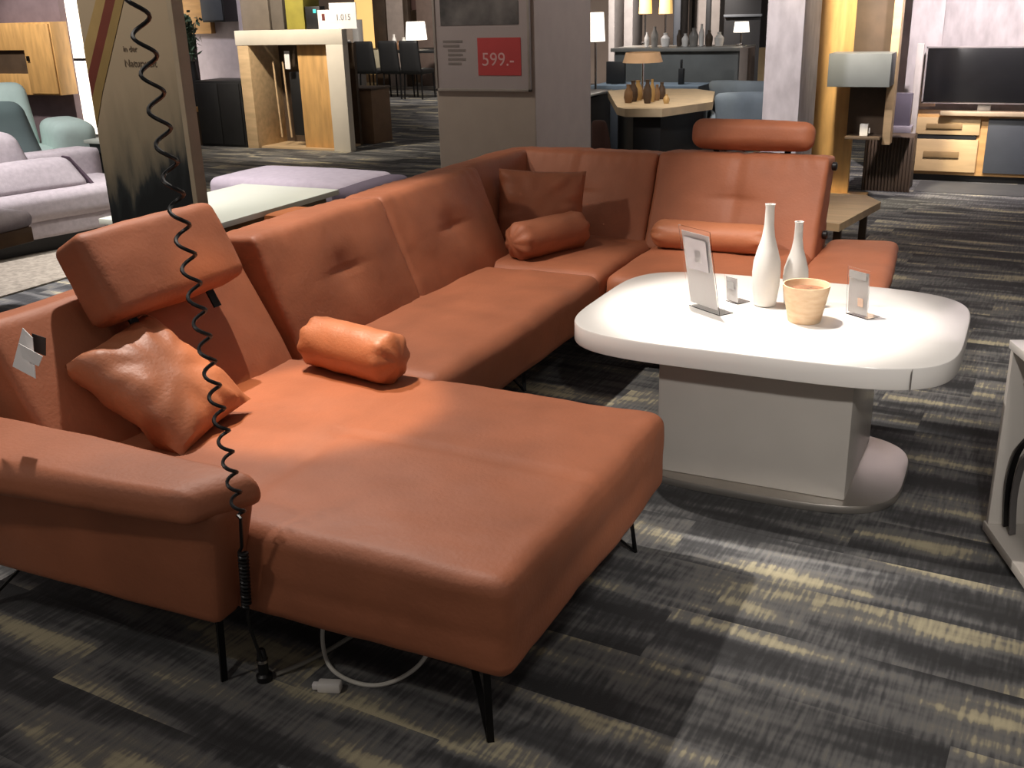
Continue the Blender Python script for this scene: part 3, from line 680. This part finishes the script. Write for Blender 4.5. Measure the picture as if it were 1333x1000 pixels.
obj('card', B(-6.27, -5.92, 8.34, 8.35, 1.331, 1.60, bev=0), PAPER, sg, True, smooth=False)
obj('card_foot', B(-6.25, -6.15, 8.32, 8.38, 1.331, 1.336, bev=0), PAPER, sg, True, smooth=False)
text('number', '1.015', .09, mat('grey_number', (130, 126, 130), .8), (-6.19, 8.338, 1.42), parent=sg)
sg2 = thing('small_price_card', 'small white card with a dark red dot left of the big price card', 'sign', (-6.38, 8.36, 1.331))
obj('card', B(-6.44, -6.28, 8.355, 8.36, 1.331, 1.53, bev=0), PAPER, sg2, True, smooth=False)
obj('red_dot', B(-6.385, -6.345, 8.353, 8.356, 1.42, 1.49, bev=0), mat('maroon_print', (110, 50, 46)), sg2, True, smooth=False)
# black sideboard, plant, wall, oak panel
bs = thing('black_sideboard', 'matt black sideboard left of the wardrobe', 'sideboard', (-7.95, 8.5, 0))
obj('body', B(-8.32, -7.62, 8.33, 8.8, 0, .77, bev=.005), BLK, bs, True)
obj('door', B(-8.30, -7.97, 8.312, 8.33, .03, .74, bev=.003), BLK, bs, True)
obj('door', B(-7.95, -7.64, 8.312, 8.33, .03, .74, bev=.003), BLK, bs, True)
fp = thing('potted_plant', 'leafy green plant in a tall dark vase behind the black sideboard', 'plant', (-8.42, 8.45, .0))
simple('plant_shelf', 'low oak shelf unit between the printed column and the black sideboard', 'shelf', [('base', (-8.9, -8.36, 8.35, 8.75, 0, .40), DARKBR), ('top', (-8.92, -8.35, 8.33, 8.77, .40, .46), WOOD)])
bm = lathe(bmesh.new(), [(.06, 0), (.07, .1), (.05, .4), (.035, .5), (.045, .53), (.03, .53)], 20, (-8.42, 8.45, .461)); obj('vase', bm, BLK, fp, True)
bm = bmesh.new(); bs2 = bmesh.new()
rr = random.Random(3)
for k in range(46):
    a = rr.uniform(0, 2 * PI); h = rr.uniform(.1, .55); d = rr.uniform(.03, .27) * (h + .2)
    p0 = Vector((-8.42, 8.45, .98)); p1 = p0 + Vector((math.cos(a) * d, math.sin(a) * d * .6, h))
    tube(bs2, [p0, (p0 + p1) / 2 + Vector((0, 0, .05)), p1], .004, 5)
    for q in range(3):
        s = p1 + Vector((rr.uniform(-.05, .05), rr.uniform(-.04, .04), rr.uniform(-.06, .05)))
        dx = Vector((rr.uniform(-1, 1), rr.uniform(-1, 1), rr.uniform(-.6, .8))).normalized() * .06; nn = dx.cross(Vector((rr.uniform(-1, 1), 0, 1))).normalized() * .024
        vs = [bm.verts.new(x) for x in (s - dx, s + nn, s + dx, s - nn)]; bm.faces.new(vs)
obj('foliage', bm, LEAF, fp, True, smooth=False); obj('stem', bs2, LEAF, fp, True)
struct('wall_display_back', B(-9.1, -7.3, 9.3, 9.4, 0, 2.6, bev=0), mat('lilac_white_wall', (186, 176, 182), .9))
simple('oak_wall_panel', 'orange oak panel mounted high on the display wall', 'panel', [('board', (-9.25, -8.75, 9.22, 9.3, 1.28, 2.3), WOODH), ('edge', (-9.27, -9.25, 9.21, 9.3, 1.28, 2.3), WOOD)])
simple('hanging_cabinet', 'dark hanging cabinet high on the wall above the black sideboard', 'cabinet', [('body', (-8.72, -8.36, 9.05, 9.3, 1.42, 2.2), BLK), ('door', (-8.71, -8.37, 9.03, 9.05, 1.44, 2.18), ANTH)])
# small oak drawer unit with mirror glow behind the plant shelf
simple('table_light', 'small glowing white lantern on the oak shelf unit', 'lamp', [('shade', (-8.84, -8.7, 8.42, 8.56, .475, .62), WHITELIT), ('foot', (-8.83, -8.71, 8.43, 8.55, .461, .475), BLK)])
# brown box right of the wardrobe
simple('brown_cabinet', 'plain brown cabinet standing right of the wardrobe', 'cabinet', [('body', (-6.62, -6.20, 9.0, 9.4, 0, .62), mat('mid_brown_board', (134, 106, 82), .7)), ('top', (-6.63, -6.19, 8.99, 9.41, .62, .645), DARKBR)]).location = (-6.45, 9.2, 0)

# ---------------------------------------------------------------- dining area far back
def dining_table(x0, x1, y0, y1, z, label, m=BLK):
    t = thing('dining_table', label, 'table', ((x0 + x1) / 2, (y0 + y1) / 2, 0))
    obj('tabletop', B(x0, x1, y0, y1, z - .05, z, bev=.005), m, t, True)
    for a in (x0 + .05, x1 - .13):
        for b_ in (y0 + .05, y1 - .13): obj('leg', B(a, a + .08, b_, b_ + .08, 0, z - .05, bev=.003), m, t, True)
    return t
dining_table(-11.6, -8.7, 15.2, 16.2, .78, 'long black dining table in the far left background')
def dchair(loc, rz, label, m=BLK, group=None):
    t = thing('dining_chair', label, 'chair', loc, rz, group)
    obj('seat', soft(hexa(-.20, .20, -.22, .22, .42, .50), .03, (0, 0, .01), n=6), m, t)
    obj('backrest', soft([(-.2, .2, .45), (.2, .2, .45), (-.2, .27, .45), (.2, .27, .45), (-.19, .28, .98), (.19, .28, .98), (-.19, .33, .98), (.19, .33, .98)], .03, (0, .01, 0), n=6), m, t)
    for sx in (-.17, .17):
        for sy in (-.2, .2): obj('leg', tube(bmesh.new(), [(sx, sy, .43), (sx * 1.05, sy * 1.1, 0)], .014, 6), BLACK, t)
    return t
c0 = dchair((-10.8, 14.6, 0), PI, 'black upholstered dining chair at the far table, leftmost of five', group='black chairs at the far dining table')
for k, (x, y, a, lb) in enumerate(((-10.34, 14.65, PI, 'second from left'), (-9.88, 14.6, PI, 'middle one'), (-9.42, 14.65, PI, 'fourth from left'), (-8.96, 14.6, PI, 'rightmost'))):
    c = copy_tree(c0, None, 'black upholstered dining chair at the far table, %s of five' % lb); c.location = (x, y, 0); c.rotation_euler = (0, 0, a)
# things on and behind the far table
def P(px, py, Y): return at(px, py, Y)
def blk(px0, py0, px1, py1, Y, d=.1):
    a = P(px0, py1, Y); b_ = P(px1, py0, Y); return (min(a.x, b_.x), max(a.x, b_.x), Y, Y + d, min(a.z, b_.z), max(a.z, b_.z))
def lampshade(px0, py0, px1, py1, Y, label, m, base_z=None, group=None, kind='table_lamp'):
    x0, x1, y0, y1, z0, z1 = blk(px0, py0, px1, py1, Y); r = (x1 - x0) / 2; cx_ = (x0 + x1) / 2
    bz = base_z if base_z is not None else z0 - .3
    t = thing(kind, label, 'lamp', (cx_, Y, bz), 0, group)
    obj('lamp_shade', lathe(bmesh.new(), [(r, z0), (r * .85, z1), (r * .83, z1), (r * .97, z0 + .002)], 28, (cx_, Y, 0), close=False), m, t, True)
    obj('pole', tube(bmesh.new(), [(cx_, Y, bz), (cx_, Y, z1 - .02)], .012, 8), CHROME, t, True)
    obj('base', lathe(bmesh.new(), [(r * .6, bz), (r * .6, bz + .015), (.012, bz + .03)], 20, (cx_, Y, 0)), CHROME, t, True)
    return t
lampshade(530, 28, 553, 52, 15.5, 'glowing white table lamp on the far black dining table', WHITELIT, .78)
# lit oak cabinet and shelves far left centre
simple('lit_showcase', 'tall showcase with glowing golden interior on the far back wall', 'cabinet', [('glow_panel', (*blk(466, 18, 492, 64, 17.4)[:2], 17.4, 17.5, .2, 1.9), GOLDLIT), ('side_panel', (blk(492, 18, 505, 64, 17.4)[0], blk(492, 18, 505, 64, 17.4)[1], 17.3, 17.6, .0, 1.9), DARKBR)])
simple('grey_partition', 'pale grey partition beside the glowing showcase at the back', 'partition', [('board', (*blk(506, 5, 528, 64, 17.0)[:2], 17.0, 17.1, 0, 2.2), mat('pale_taupe', (188, 172, 162), .8)), ('trim', (*blk(528, 5, 531, 64, 17.0)[:2], 16.98, 17.1, 0, 2.2), DARKBR)])
simple('white_partition', 'off-white partition board seen between the price card and the showcase', 'partition', [('board', (*blk(440, 42, 466, 66, 16.8)[:2], 16.8, 16.9, 0, 1.25), mat('cream_board', (214, 196, 178), .8)), ('edge', (*blk(462, 40, 467, 66, 16.75)[:2], 16.72, 16.9, 0, 1.3), CERAM)])
simple('brown_tall_cabinet', 'dark brown tall cabinet at the back beside the building pillar', 'cabinet', [('body', (*blk(516, 4, 545, 22, 17.2)[:2], 17.2, 17.6, 1.45, 2.4), mat('maroon_brown', (88, 62, 56), .7)), ('door', (*blk(546, 4, 566, 60, 17.2)[:2], 17.15, 17.5, .0, 2.4), mat('taupe_brown', (136, 116, 106), .7))])
JARS = [(404, 436, 48, 64), ]
gl = [(438, 6, 60), (446, 5, 56), (455, 6, 58), (508, 4, 58), (514, 4, 56), (526, 4, 55), (519, 5, 59), (502, 4, 58)]
tints = [CERAM, DARKBR, CERAM, CERAM, WHITE, CERAM, mat('amber_glass', (150, 110, 80), .3), DARKBR]
desc = ['white jug', 'brown jug', 'squat white jar', 'slim white vase', 'thin white candle holder', 'pale narrow vase', 'amber glass vase', 'dark brown vase']
for k, (px, r_, top_) in enumerate(gl):
    b_ = P(px, 66, 15.5); h = .10 + .028 * ((k * 5) % 7); rr_ = .04 + .008 * (k % 3)
    t = thing('table_ornament', desc[k] + ' on the far black dining table', 'ornament', (b_.x, 15.5, .781), 0, 'ornaments on the far black dining table')
    obj('body', lathe(bmesh.new(), [(rr_ * .7, 0), (rr_, h * .35), (rr_ * .8, h * .7), (rr_ * .4, h * .85), (rr_ * .5, h)], 16), tints[k], t)
simple('table_runner', 'pale cream runner hanging over the front edge of the far black dining table', 'runner', [('cloth', (*blk(488, 72, 499, 104, 15.17)[:2], 15.165, 15.19, .38, .785), mat('cream_cloth', (196, 186, 158), .9)), ('top_fold', (*blk(488, 72, 499, 104, 15.17)[:2], 15.165, 15.6, .781, .79), mat('cream_cloth', (196, 186, 158), .9))])

# ---------------------------------------------------------------- centre background, between pillar and whitewashed post
wt = thing('display_table', 'black draped display table with pale wooden top, decorated, behind the sofa', 'table', (-2.15, 6.95, 0))
def poly_slab(pts, z0, z1):
    bm = bmesh.new(); vs = [bm.verts.new((x, y, z0)) for x, y in pts]; f = bm.faces.new(vs); bm.normal_update()
    if f.normal.z > 0: bmesh.ops.reverse_faces(bm, faces=[f])
    r = bmesh.ops.extrude_face_region(bm, geom=[f])
    for v in [x for x in r['geom'] if isinstance(x, bmesh.types.BMVert)]: v.co.z = z1
    bmesh.ops.recalc_face_normals(bm, faces=bm.faces); return bm
obj('tabletop', poly_slab([(-2.12, 6.28), (-2.0, 6.14), (-1.72, 6.19), (-1.5, 6.8), (-1.75, 7.75), (-2.0, 8.0), (-2.6, 7.95), (-2.75, 7.7)], .70, .76), mat('pale_tabletop', (206, 184, 150), .5, var=.1), wt, True)
obj('drape', poly_slab([(-2.07, 6.35), (-1.97, 6.24), (-1.76, 6.28), (-1.58, 6.8), (-1.8, 7.65), (-2.05, 7.9), (-2.55, 7.85), (-2.65, 7.7)], 0.001, .70), BLK, wt, True)
simple('black_cabinet', 'long black cabinet with glass shelf top right behind the building pillar', 'cabinet', [('body', (-3.3, -2.80, 6.9, 7.9, 0, .72), BLK), ('glass_shelf', (-3.3, -2.78, 6.88, 7.9, .735, .755), mat('pale_glass_edge', (170, 176, 176), .2)), ('divider', (-2.95, -2.9, 6.9, 7.9, .72, .735), BLK)])
simple('low_bench', 'long black upholstered bench before the draped display table', 'bench', [('seat', (-1.9, -1.1, 5.3, 5.75, .40, .50), BLK), ('base', (-1.86, -1.14, 5.34, 5.71, 0, .40), BLK)])
dchair((-2.75, 6.2, 0), PI + .2, 'black dining chair right beside the building pillar')
sbg = thing('brown_chair_back', 'small brown block standing in for a chair back on a black box before the draped display table', 'bag', (-2.13, 5.98, .42))  # soft block added as stand-in for a brown chair back
obj('back_pad', soft([(-2.20, 5.95, .423), (-2.06, 5.95, .423), (-2.20, 6.02, .423), (-2.06, 6.02, .423), (-2.21, 5.96, .68), (-2.10, 5.96, .68), (-2.21, 6.01, .68), (-2.10, 6.01, .68)], .02, (.01, .01, .01), n=8), mat('brown_leather', (98, 66, 54), .6), sbg, True)
simple('black_box', 'black cube box under the small brown chair-back block', 'box', [('body', (-2.3, -1.98, 5.86, 6.12, 0, .40), BLK), ('lid', (-2.31, -1.97, 5.85, 6.13, .40, .42), BLK)])
# decorations on the display table
tl = lampshade(812, 68, 862, 81, 7.2, 'table lamp with wide tan drum shade on the display table', mat('tan_shade', (204, 168, 132), .7, emit=.15), .761)
br = random.Random(5)
dd = ['small gold candle jar', 'slim brown vase', 'low copper bowl', 'dark twig vase', 'tan wooden figure', 'squat bronze pot', 'narrow amber bottle', 'round brown gourd', 'short gilded cup']
for k in range(9):
    px = 818 + k * 6.2; yy = 6.6 + .12 * (k % 4); b_ = P(px, 122, yy); h = br.uniform(.07, .19) ; r_ = br.uniform(.022, .042)
    t = thing('table_decoration', dd[k] + ' among the decorations on the display table', 'decoration', (b_.x, yy, .761), 0, 'decorations on the display table')
    obj('body', lathe(bmesh.new(), [(r_ * .7, 0), (r_, h * .3), (r_ * .9, h * .6), (r_ * .4, h * .85), (r_ * .5, h)], 14), [mat('bronze', (140, 108, 76), .5), mat('dark_bronze', (84, 66, 52), .6), mat('gold', (190, 156, 100), .4)][k % 3], t)
# glass-topped counters and grey cupboards further back
simple('grey_counter', 'long grey kitchen counter in the centre background', 'counter', [('body', (*blk(800, 55, 962, 95, 10.2)[:2], 10.2, 10.8, 0, .98), mat('grey_green_lacquer', (92, 94, 92), .6)), ('worktop', (*blk(796, 55, 966, 95, 10.2)[:2], 10.16, 10.84, .98, 1.02), mat('grey_worktop', (120, 118, 112), .4)), ('plinth', (*blk(805, 55, 955, 95, 10.2)[:2], 10.25, 10.75, -.0005, .001), BLK)])
simple('blue_bench', 'blue-grey upholstered bench running across behind the display table', 'bench', [('seat', (*blk(768, 85, 910, 100, 9.0)[:2], 9.0, 9.5, .62, .70), BLUEG), ('base', (*blk(772, 85, 905, 100, 9.0)[:2], 9.05, 9.45, 0, .62), ANTH)])
simple('dark_monitor', 'small dark box-like monitor on the blue-grey bench', 'monitor', [('housing', (*blk(789, 70, 813, 92, 9.2)[:2], 9.2, 9.25, .705, .93), BLK), ('stand', (*blk(797, 70, 805, 92, 9.2)[:2], 9.16, 9.3, .70, .706), BLK)])
simple('glass_bottle', 'dark green bottle standing on the blue-grey bench', 'bottle', [('body', (*blk(883, 75, 890, 90, 9.2)[:2], 9.2, 9.25, .70, .86), BLK), ('neck', (*blk(885, 65, 888, 75, 9.2)[:2], 9.215, 9.235, .86, .95), BLK)])
# blue chairs at the whitewashed post
def shell_chair(loc, rz, label):
    t = thing('shell_chair', label, 'chair', loc, rz, 'blue-grey shell chairs by the whitewashed post')
    obj('seat', soft(hexa(-.3, .3, -.3, .3, .40, .50), .04, (0, 0, .01), n=8), BLUEG, t)
    obj('backrest', soft([(-.3, .22, .45), (.3, .22, .45), (-.3, .34, .45), (.3, .34, .45), (-.34, .34, .84), (.34, .34, .84), (-.34, .42, .84), (.34, .42, .84)], .05, (0, .02, .01), n=10), BLUEG, t)
    for s in (-1, 1): obj('armrest', soft(hexa(s * .32 - .03, s * .32 + .03, -.25, .3, .45, .66), .03, n=6), BLUEG, t)
    for sx in (-.22, .22):
        for sy in (-.22, .22): obj('leg', tube(bmesh.new(), [(sx, sy, .41), (sx * 1.2, sy * 1.2, 0)], .015, 6), BLACK, t)
    return t
shell_chair((-1.25, 7.1, 0), math.radians(200), 'blue-grey shell chair close behind the whitewashed post')
shell_chair((-1.45, 8.2, 0), math.radians(170), 'blue-grey shell chair farther back beside the display table')
# lamps
lampshade(832, -14, 849, 18, 11.3, 'golden glowing lamp on the counter, left of a pair', GOLDLIT, 1.02, 'pair of golden lamps')
lampshade(858, -14, 876, 18, 11.3, 'golden glowing lamp on the counter, right of a pair', GOLDLIT, 1.02, 'pair of golden lamps')
lampshade(764, 16, 787, 54, 8.6, 'white glowing lamp with slim stand right behind the building pillar', WHITELIT, .0, kind='floor_lamp')
lampshade(955, 28, 976, 42, 10.5, 'small white glowing table lamp on the grey counter near the post', WHITELIT, 1.02)
for L_ in (('golden',),): pass
bmk = [(842, .16), (852, .22), (866, .15), (884, .18), (892, .14), (903, .2), (913, .24), (923, .17), (936, .15)]
names_ = ['stout white candle', 'tall clear carafe', 'low white bowl', 'brown jar', 'small white cup', 'clear tall glass', 'slim white bottle', 'frosted tumbler', 'grey lidded tin', 'round white vase']
for k, (px, h) in enumerate(bmk):
    b_ = P(px, 56, 10.5); r_ = .03 + .012 * (k % 3)
    t = thing('counter_item', names_[k] + ' on the long grey counter', 'ornament', (b_.x, 10.5, 1.021), 0, 'items on the grey counter')
    obj('body', lathe(bmesh.new(), [(r_ * .8, 0), (r_, h * .4), (r_, h * .6), (r_ * .4, h * .85), (r_ * .45, h)], 14), [CERAM, mat('smoked_glass', (140, 136, 130), .2), WHITE, DARKBR][k % 4], t)
simple('pale_shelf_unit', 'pale grey shelf unit standing behind the golden lamps', 'shelf', [('side', (*blk(792, -10, 800, 45, 12.5)[:2], 12.5, 12.9, 0, 2.2), mat('pale_grey', (170, 164, 160), .7)), ('side_panel', (*blk(812, -10, 824, 45, 12.5)[:2], 12.5, 12.9, 0, 2.2), mat('pale_grey', (170, 164, 160))), ('back_panel', (*blk(800, -10, 812, 45, 12.5)[:2], 12.85, 12.9, 0, 2.2), DARKBR)])
simple('black_tall_cabinet', 'black tall cabinet right of the golden lamps', 'cabinet', [('body', (*blk(876, -10, 888, 45, 12.2)[:2], 12.2, 12.5, 0, 2.2), BLK), ('door', (*blk(877, -10, 887, 45, 12.18)[:2], 12.17, 12.2, .05, 2.15), ANTH)])
simple('grey_tall_cabinet', 'light grey tall cabinet with dark gaps in the centre background', 'cabinet', [('body', (*blk(896, -10, 938, 45, 12.6)[:2], 12.6, 13, 0, 2.2), mat('mid_taupe', (140, 132, 126), .7)), ('gap', (*blk(900, -10, 905, 40, 12.58)[:2], 12.58, 12.6, .5, 2.1), BLK), ('gap', (*blk(918, -10, 926, 40, 12.58)[:2], 12.58, 12.6, .5, 2.1), BLK)])
simple('dark_shelf', 'dark shelving beside the whitewashed post with small pale goods', 'shelf', [('body', (*blk(942, -10, 992, 40, 12.0)[:2], 12.0, 12.5, 0, 2.3), BLK), ('board', (*blk(948, 0, 968, 4, 11.97)[:2], 11.95, 12.0, 1.62, 1.68), CERAM), ('board', (*blk(942, 22, 992, 25, 11.97)[:2], 11.95, 12.0, 1.30, 1.33), SLATE)])
simple('taupe_side_table', 'tall taupe stand with framed panel between counter and whitewashed post', 'stand', [('body', (*blk(962, 48, 975, 88, 9.4)[:2], 9.4, 9.7, 0, 1.05), mat('warm_taupe', (134, 120, 110), .7)), ('panel', (*blk(988, 45, 1000, 62, 9.4)[:2], 9.4, 9.5, .0, 1.05), mat('oak_taupe', (150, 128, 92), .7))])

# ---------------------------------------------------------------- right background
struct('wall_post', B(-.91, -.655, 6.0, 6.6, 0, 3.2, bev=.004), KNOT)
op = thing('oak_panel_wall', 'tall honey-coloured lit oak board behind the right headrest', 'panel', (-.65, 7.15, 0))
obj('board', B(-.84, -.45, 7.15, 7.2, .02, 2.7, bev=.003), WOOD, op, True)
obj('foot', B(-.84, -.30, 7.1, 7.25, 0, .02, bev=0), WOODH, op, True)
hs = thing('hall_unit', 'dark brown hall shelf with grey box shelf, slim oak edge, and small white object niche', 'shelf', (-.3, 7.2, 0))
obj('back_board', B(-.48, -.2, 7.06, 7.12, .49, 2.7, bev=.003), DARKBR, hs, True)
obj('oak_edge', B(-.2, -.14, 6.98, 7.12, .44, 2.7, bev=.003), PALEWOOD, hs, True)
obj('grey_box', B(-.60, -.15, 6.72, 7.0, .89, 1.13, bev=.004), SLATE, hs, True)
obj('shelf_board', B(-.46, -.2, 6.85, 7.06, .49, .51, bev=.002), DARKBR, hs, True)
simple('white_cup', 'small white cup on the dark brown hall shelf', 'cup', [('body', (-.36, -.30, 6.9, 6.96, .511, .60), CERAM), ('handle', (-.30, -.285, 6.92, 6.94, .53, .57), CERAM)])
rc = thing('ribbed_pedestal', 'ribbed dark brown pedestal standing under the hall shelf', 'pedestal', (-.22, 7.6, 0))
obj('core', B(-.38, -.02, 7.46, 7.8, 0, .44, bev=.003), DARKBR, rc, True)
obj('ribs', boxes([(-.385 + k * .026, -.372 + k * .026, 7.445, 7.46, 0, .44) for k in range(15)], .002), DARKBR, rc, True)
struct('wall_tv', B(-.5, 3.0, 8.6, 8.7, 0, 2.9, bev=0), KNOT)
tp = thing('tall_white_panel', 'tall whitewashed panel with purple glass niche left of the television', 'panel', (-.1, 8.2, 0))
obj('panel', B(-.20, .06, 8.16, 8.2, .62, 2.8, bev=.003), KNOT, tp, True)
obj('side_post', B(-.09, -.035, 7.75, 7.8, .38, 1.15, bev=.003), mat('pale_post', (190, 182, 178), .6), tp, True)
obj('purple_glass', B(-.2, -.04, 7.3, 7.36, .55, .80, bev=.003), mat('purple_glass', (92, 86, 98), .3), tp, True)
obj('glass_tray', B(-.22, -.02, 7.25, 7.4, .50, .55, bev=.003), mat('lilac_metal', (140, 132, 142), .4), tp, True)
tv = thing('television', 'flat black television standing on the oak lowboard at right', 'television', (.45, 8.1, .56))
obj('screen', B(-.03, .93, 8.05, 8.08, .67, 1.10, bev=.003), mat('black_screen', (30, 30, 32), .25), tv, True)
obj('bezel', boxes([(-.045, .945, 8.06, 8.1, .655, .67), (-.045, .945, 8.06, 8.1, 1.10, 1.112), (-.045, -.03, 8.06, 8.1, .655, 1.112), (.93, .945, 8.06, 8.1, .655, 1.112)], .001), mat('silver_bezel', (160, 152, 152), .4), tv, True)
obj('stand', boxes([(.15, .75, 8.10, 8.3, .561, .575), (.4, .5, 8.08, 8.11, .57, .68)], .002), STEEL, tv, True)
lb = thing('oak_lowboard', 'oak television lowboard with drawers and grey door at right', 'lowboard', (.6, 8.3, 0))
obj('body', B(-.1, 1.5, 8.07, 8.5, .06, .56, bev=.004), WOODH, lb, True)
obj('plinth', B(-.06, 1.46, 8.12, 8.45, 0, .06, bev=0), BLK, lb, True)
PW = mat('light_oak_front', (204, 174, 130), .5, var=.1, scale=3, stretch=(1, 6, 6))
for z0, z1 in ((.40, .54), (.09, .36)):
    d = obj('drawer', B(-.08, .44, 8.045, 8.07, z0, z1, bev=.003), PW, lb, True)
    h_ = obj('handle', B(.02, .30, 8.03, 8.046, z0 + (.05 if z1 - z0 < .2 else .12), z0 + (.09 if z1 - z0 < .2 else .17), bev=.002), mat('darker_oak_handle', (142, 116, 78), .6), d); h_.data.transform(Matrix.Translation(-lb.location))  # handle in a darker oak tone than the drawer
obj('recess', B(-.08, .42, 8.055, 8.075, .362, .398, bev=0), BLK, lb, True)
obj('grey_door', B(.50, .98, 8.045, 8.07, .09, .54, bev=.003), ANTH, lb, True)
obj('grey_door', B(1.0, 1.46, 8.045, 8.07, .09, .54, bev=.003), ANTH, lb, True)
sb = obj('soundbar', B(.12, .78, 7.98, 8.04 , .562, .60, bev=.008), mat('beige_soundbar', (176, 156, 130), .5)); sb.location = (0, .0, 0); sb.data.transform(Matrix.Translation((0, .0, 0))); tag(sb, 'slim beige soundbar lying in front of the television', 'speaker')
pf = obj('display_platform', B(.02, 3.0, 7.5, 8.04, .0005, .006, bev=0), mat('grey_platform', (70, 70, 70), .8)); tag(pf, 'flat grey floor mat under the television lowboard', 'mat')
# small oak bench behind the right end of the sofa
ob = thing('oak_bench', 'small pale oak bench behind the right end of the corner sofa', 'bench', (-.1, 4.3, 0))
obj('top', poly_slab([(-.34, 3.95), (.02, 3.86), (.13, 4.55), (.02, 4.75), (-.3, 4.75)], .40, .44), PALEWOOD, ob, True)
obj('block', B(-.34, -.2, 4.15, 4.6, .44, .56, bev=.003), mat('cream_block', (196, 180, 150), .6), ob, True)
for p in ((-.3, 4.0), (0, 3.95), (.05, 4.5), (-.28, 4.65)): obj('leg', B(p[0] - .02, p[0] + .02, p[1] - .02, p[1] + .02, 0, .40, bev=.002), DARKBR, ob, True)

# ---------------------------------------------------------------- open white cart at the right frame edge
cart = thing('side_cart', 'open white side unit with steel rod holding black straps at right frame edge', 'cart', (.885, 1.5, 0), math.radians(21))
GW = mat('grey_white_board', (196, 190, 182), .5, var=.02)
obj('side_board', B(0, .42, -.02, 0, .05, .60, bev=.002), GW, cart)
obj('side_board', B(0, .42, -.70, -.68, .05, .60, bev=.002), GW, cart)
obj('top_board', B(-.005, .425, -.705, .005, .60, .625, bev=.002), WHITE, cart)
obj('bottom_board', B(-.005, .425, -.705, .005, .02, .05, bev=.002), GW, cart)
obj('back_board', B(.40, .42, -.68, -.02, .05, .6, bev=0), GW, cart)
obj('rod', tube(bmesh.new(), [(.05, -.02, .50), (.05, -.68, .50)], .010, 12), CHROME, cart)
for y in (-.68, -.06):
    obj('foot', B(.03, .38, y, y + .04, 0, .02, bev=.002), BLK, cart)
bg = thing('black_bag', 'black bag with shoulder straps standing inside the white side unit', 'bag', (.885, 1.5, 0), math.radians(21))
obj('body', soft(hexa(.10, .36, -.50, -.13, .051, .36), .04, (.01, .01, .01), n=14, seed=91, wob=.01), mat('black_nylon', (26, 27, 30), .7), bg)
for dy, m_ in ((0, BLACKP), (.05, mat('grey_strap', (96, 92, 90), .6))):
    bm = bmesh.new(); cs = catmull([(.045, -.04 - dy, .055), (.03, -.05 - dy, .2), (.03, -.09 - dy, .33), (.05, -.17 - dy, .42), (.08, -.3, .46)], 8)
    for a, b_ in zip(cs, cs[1:]): bar(bm, a, b_, (.010, .003, 0), ((b_ - a).cross(Vector((1, 0, 0)))).normalized() * .004)
    obj('strap', bm, m_, bg)
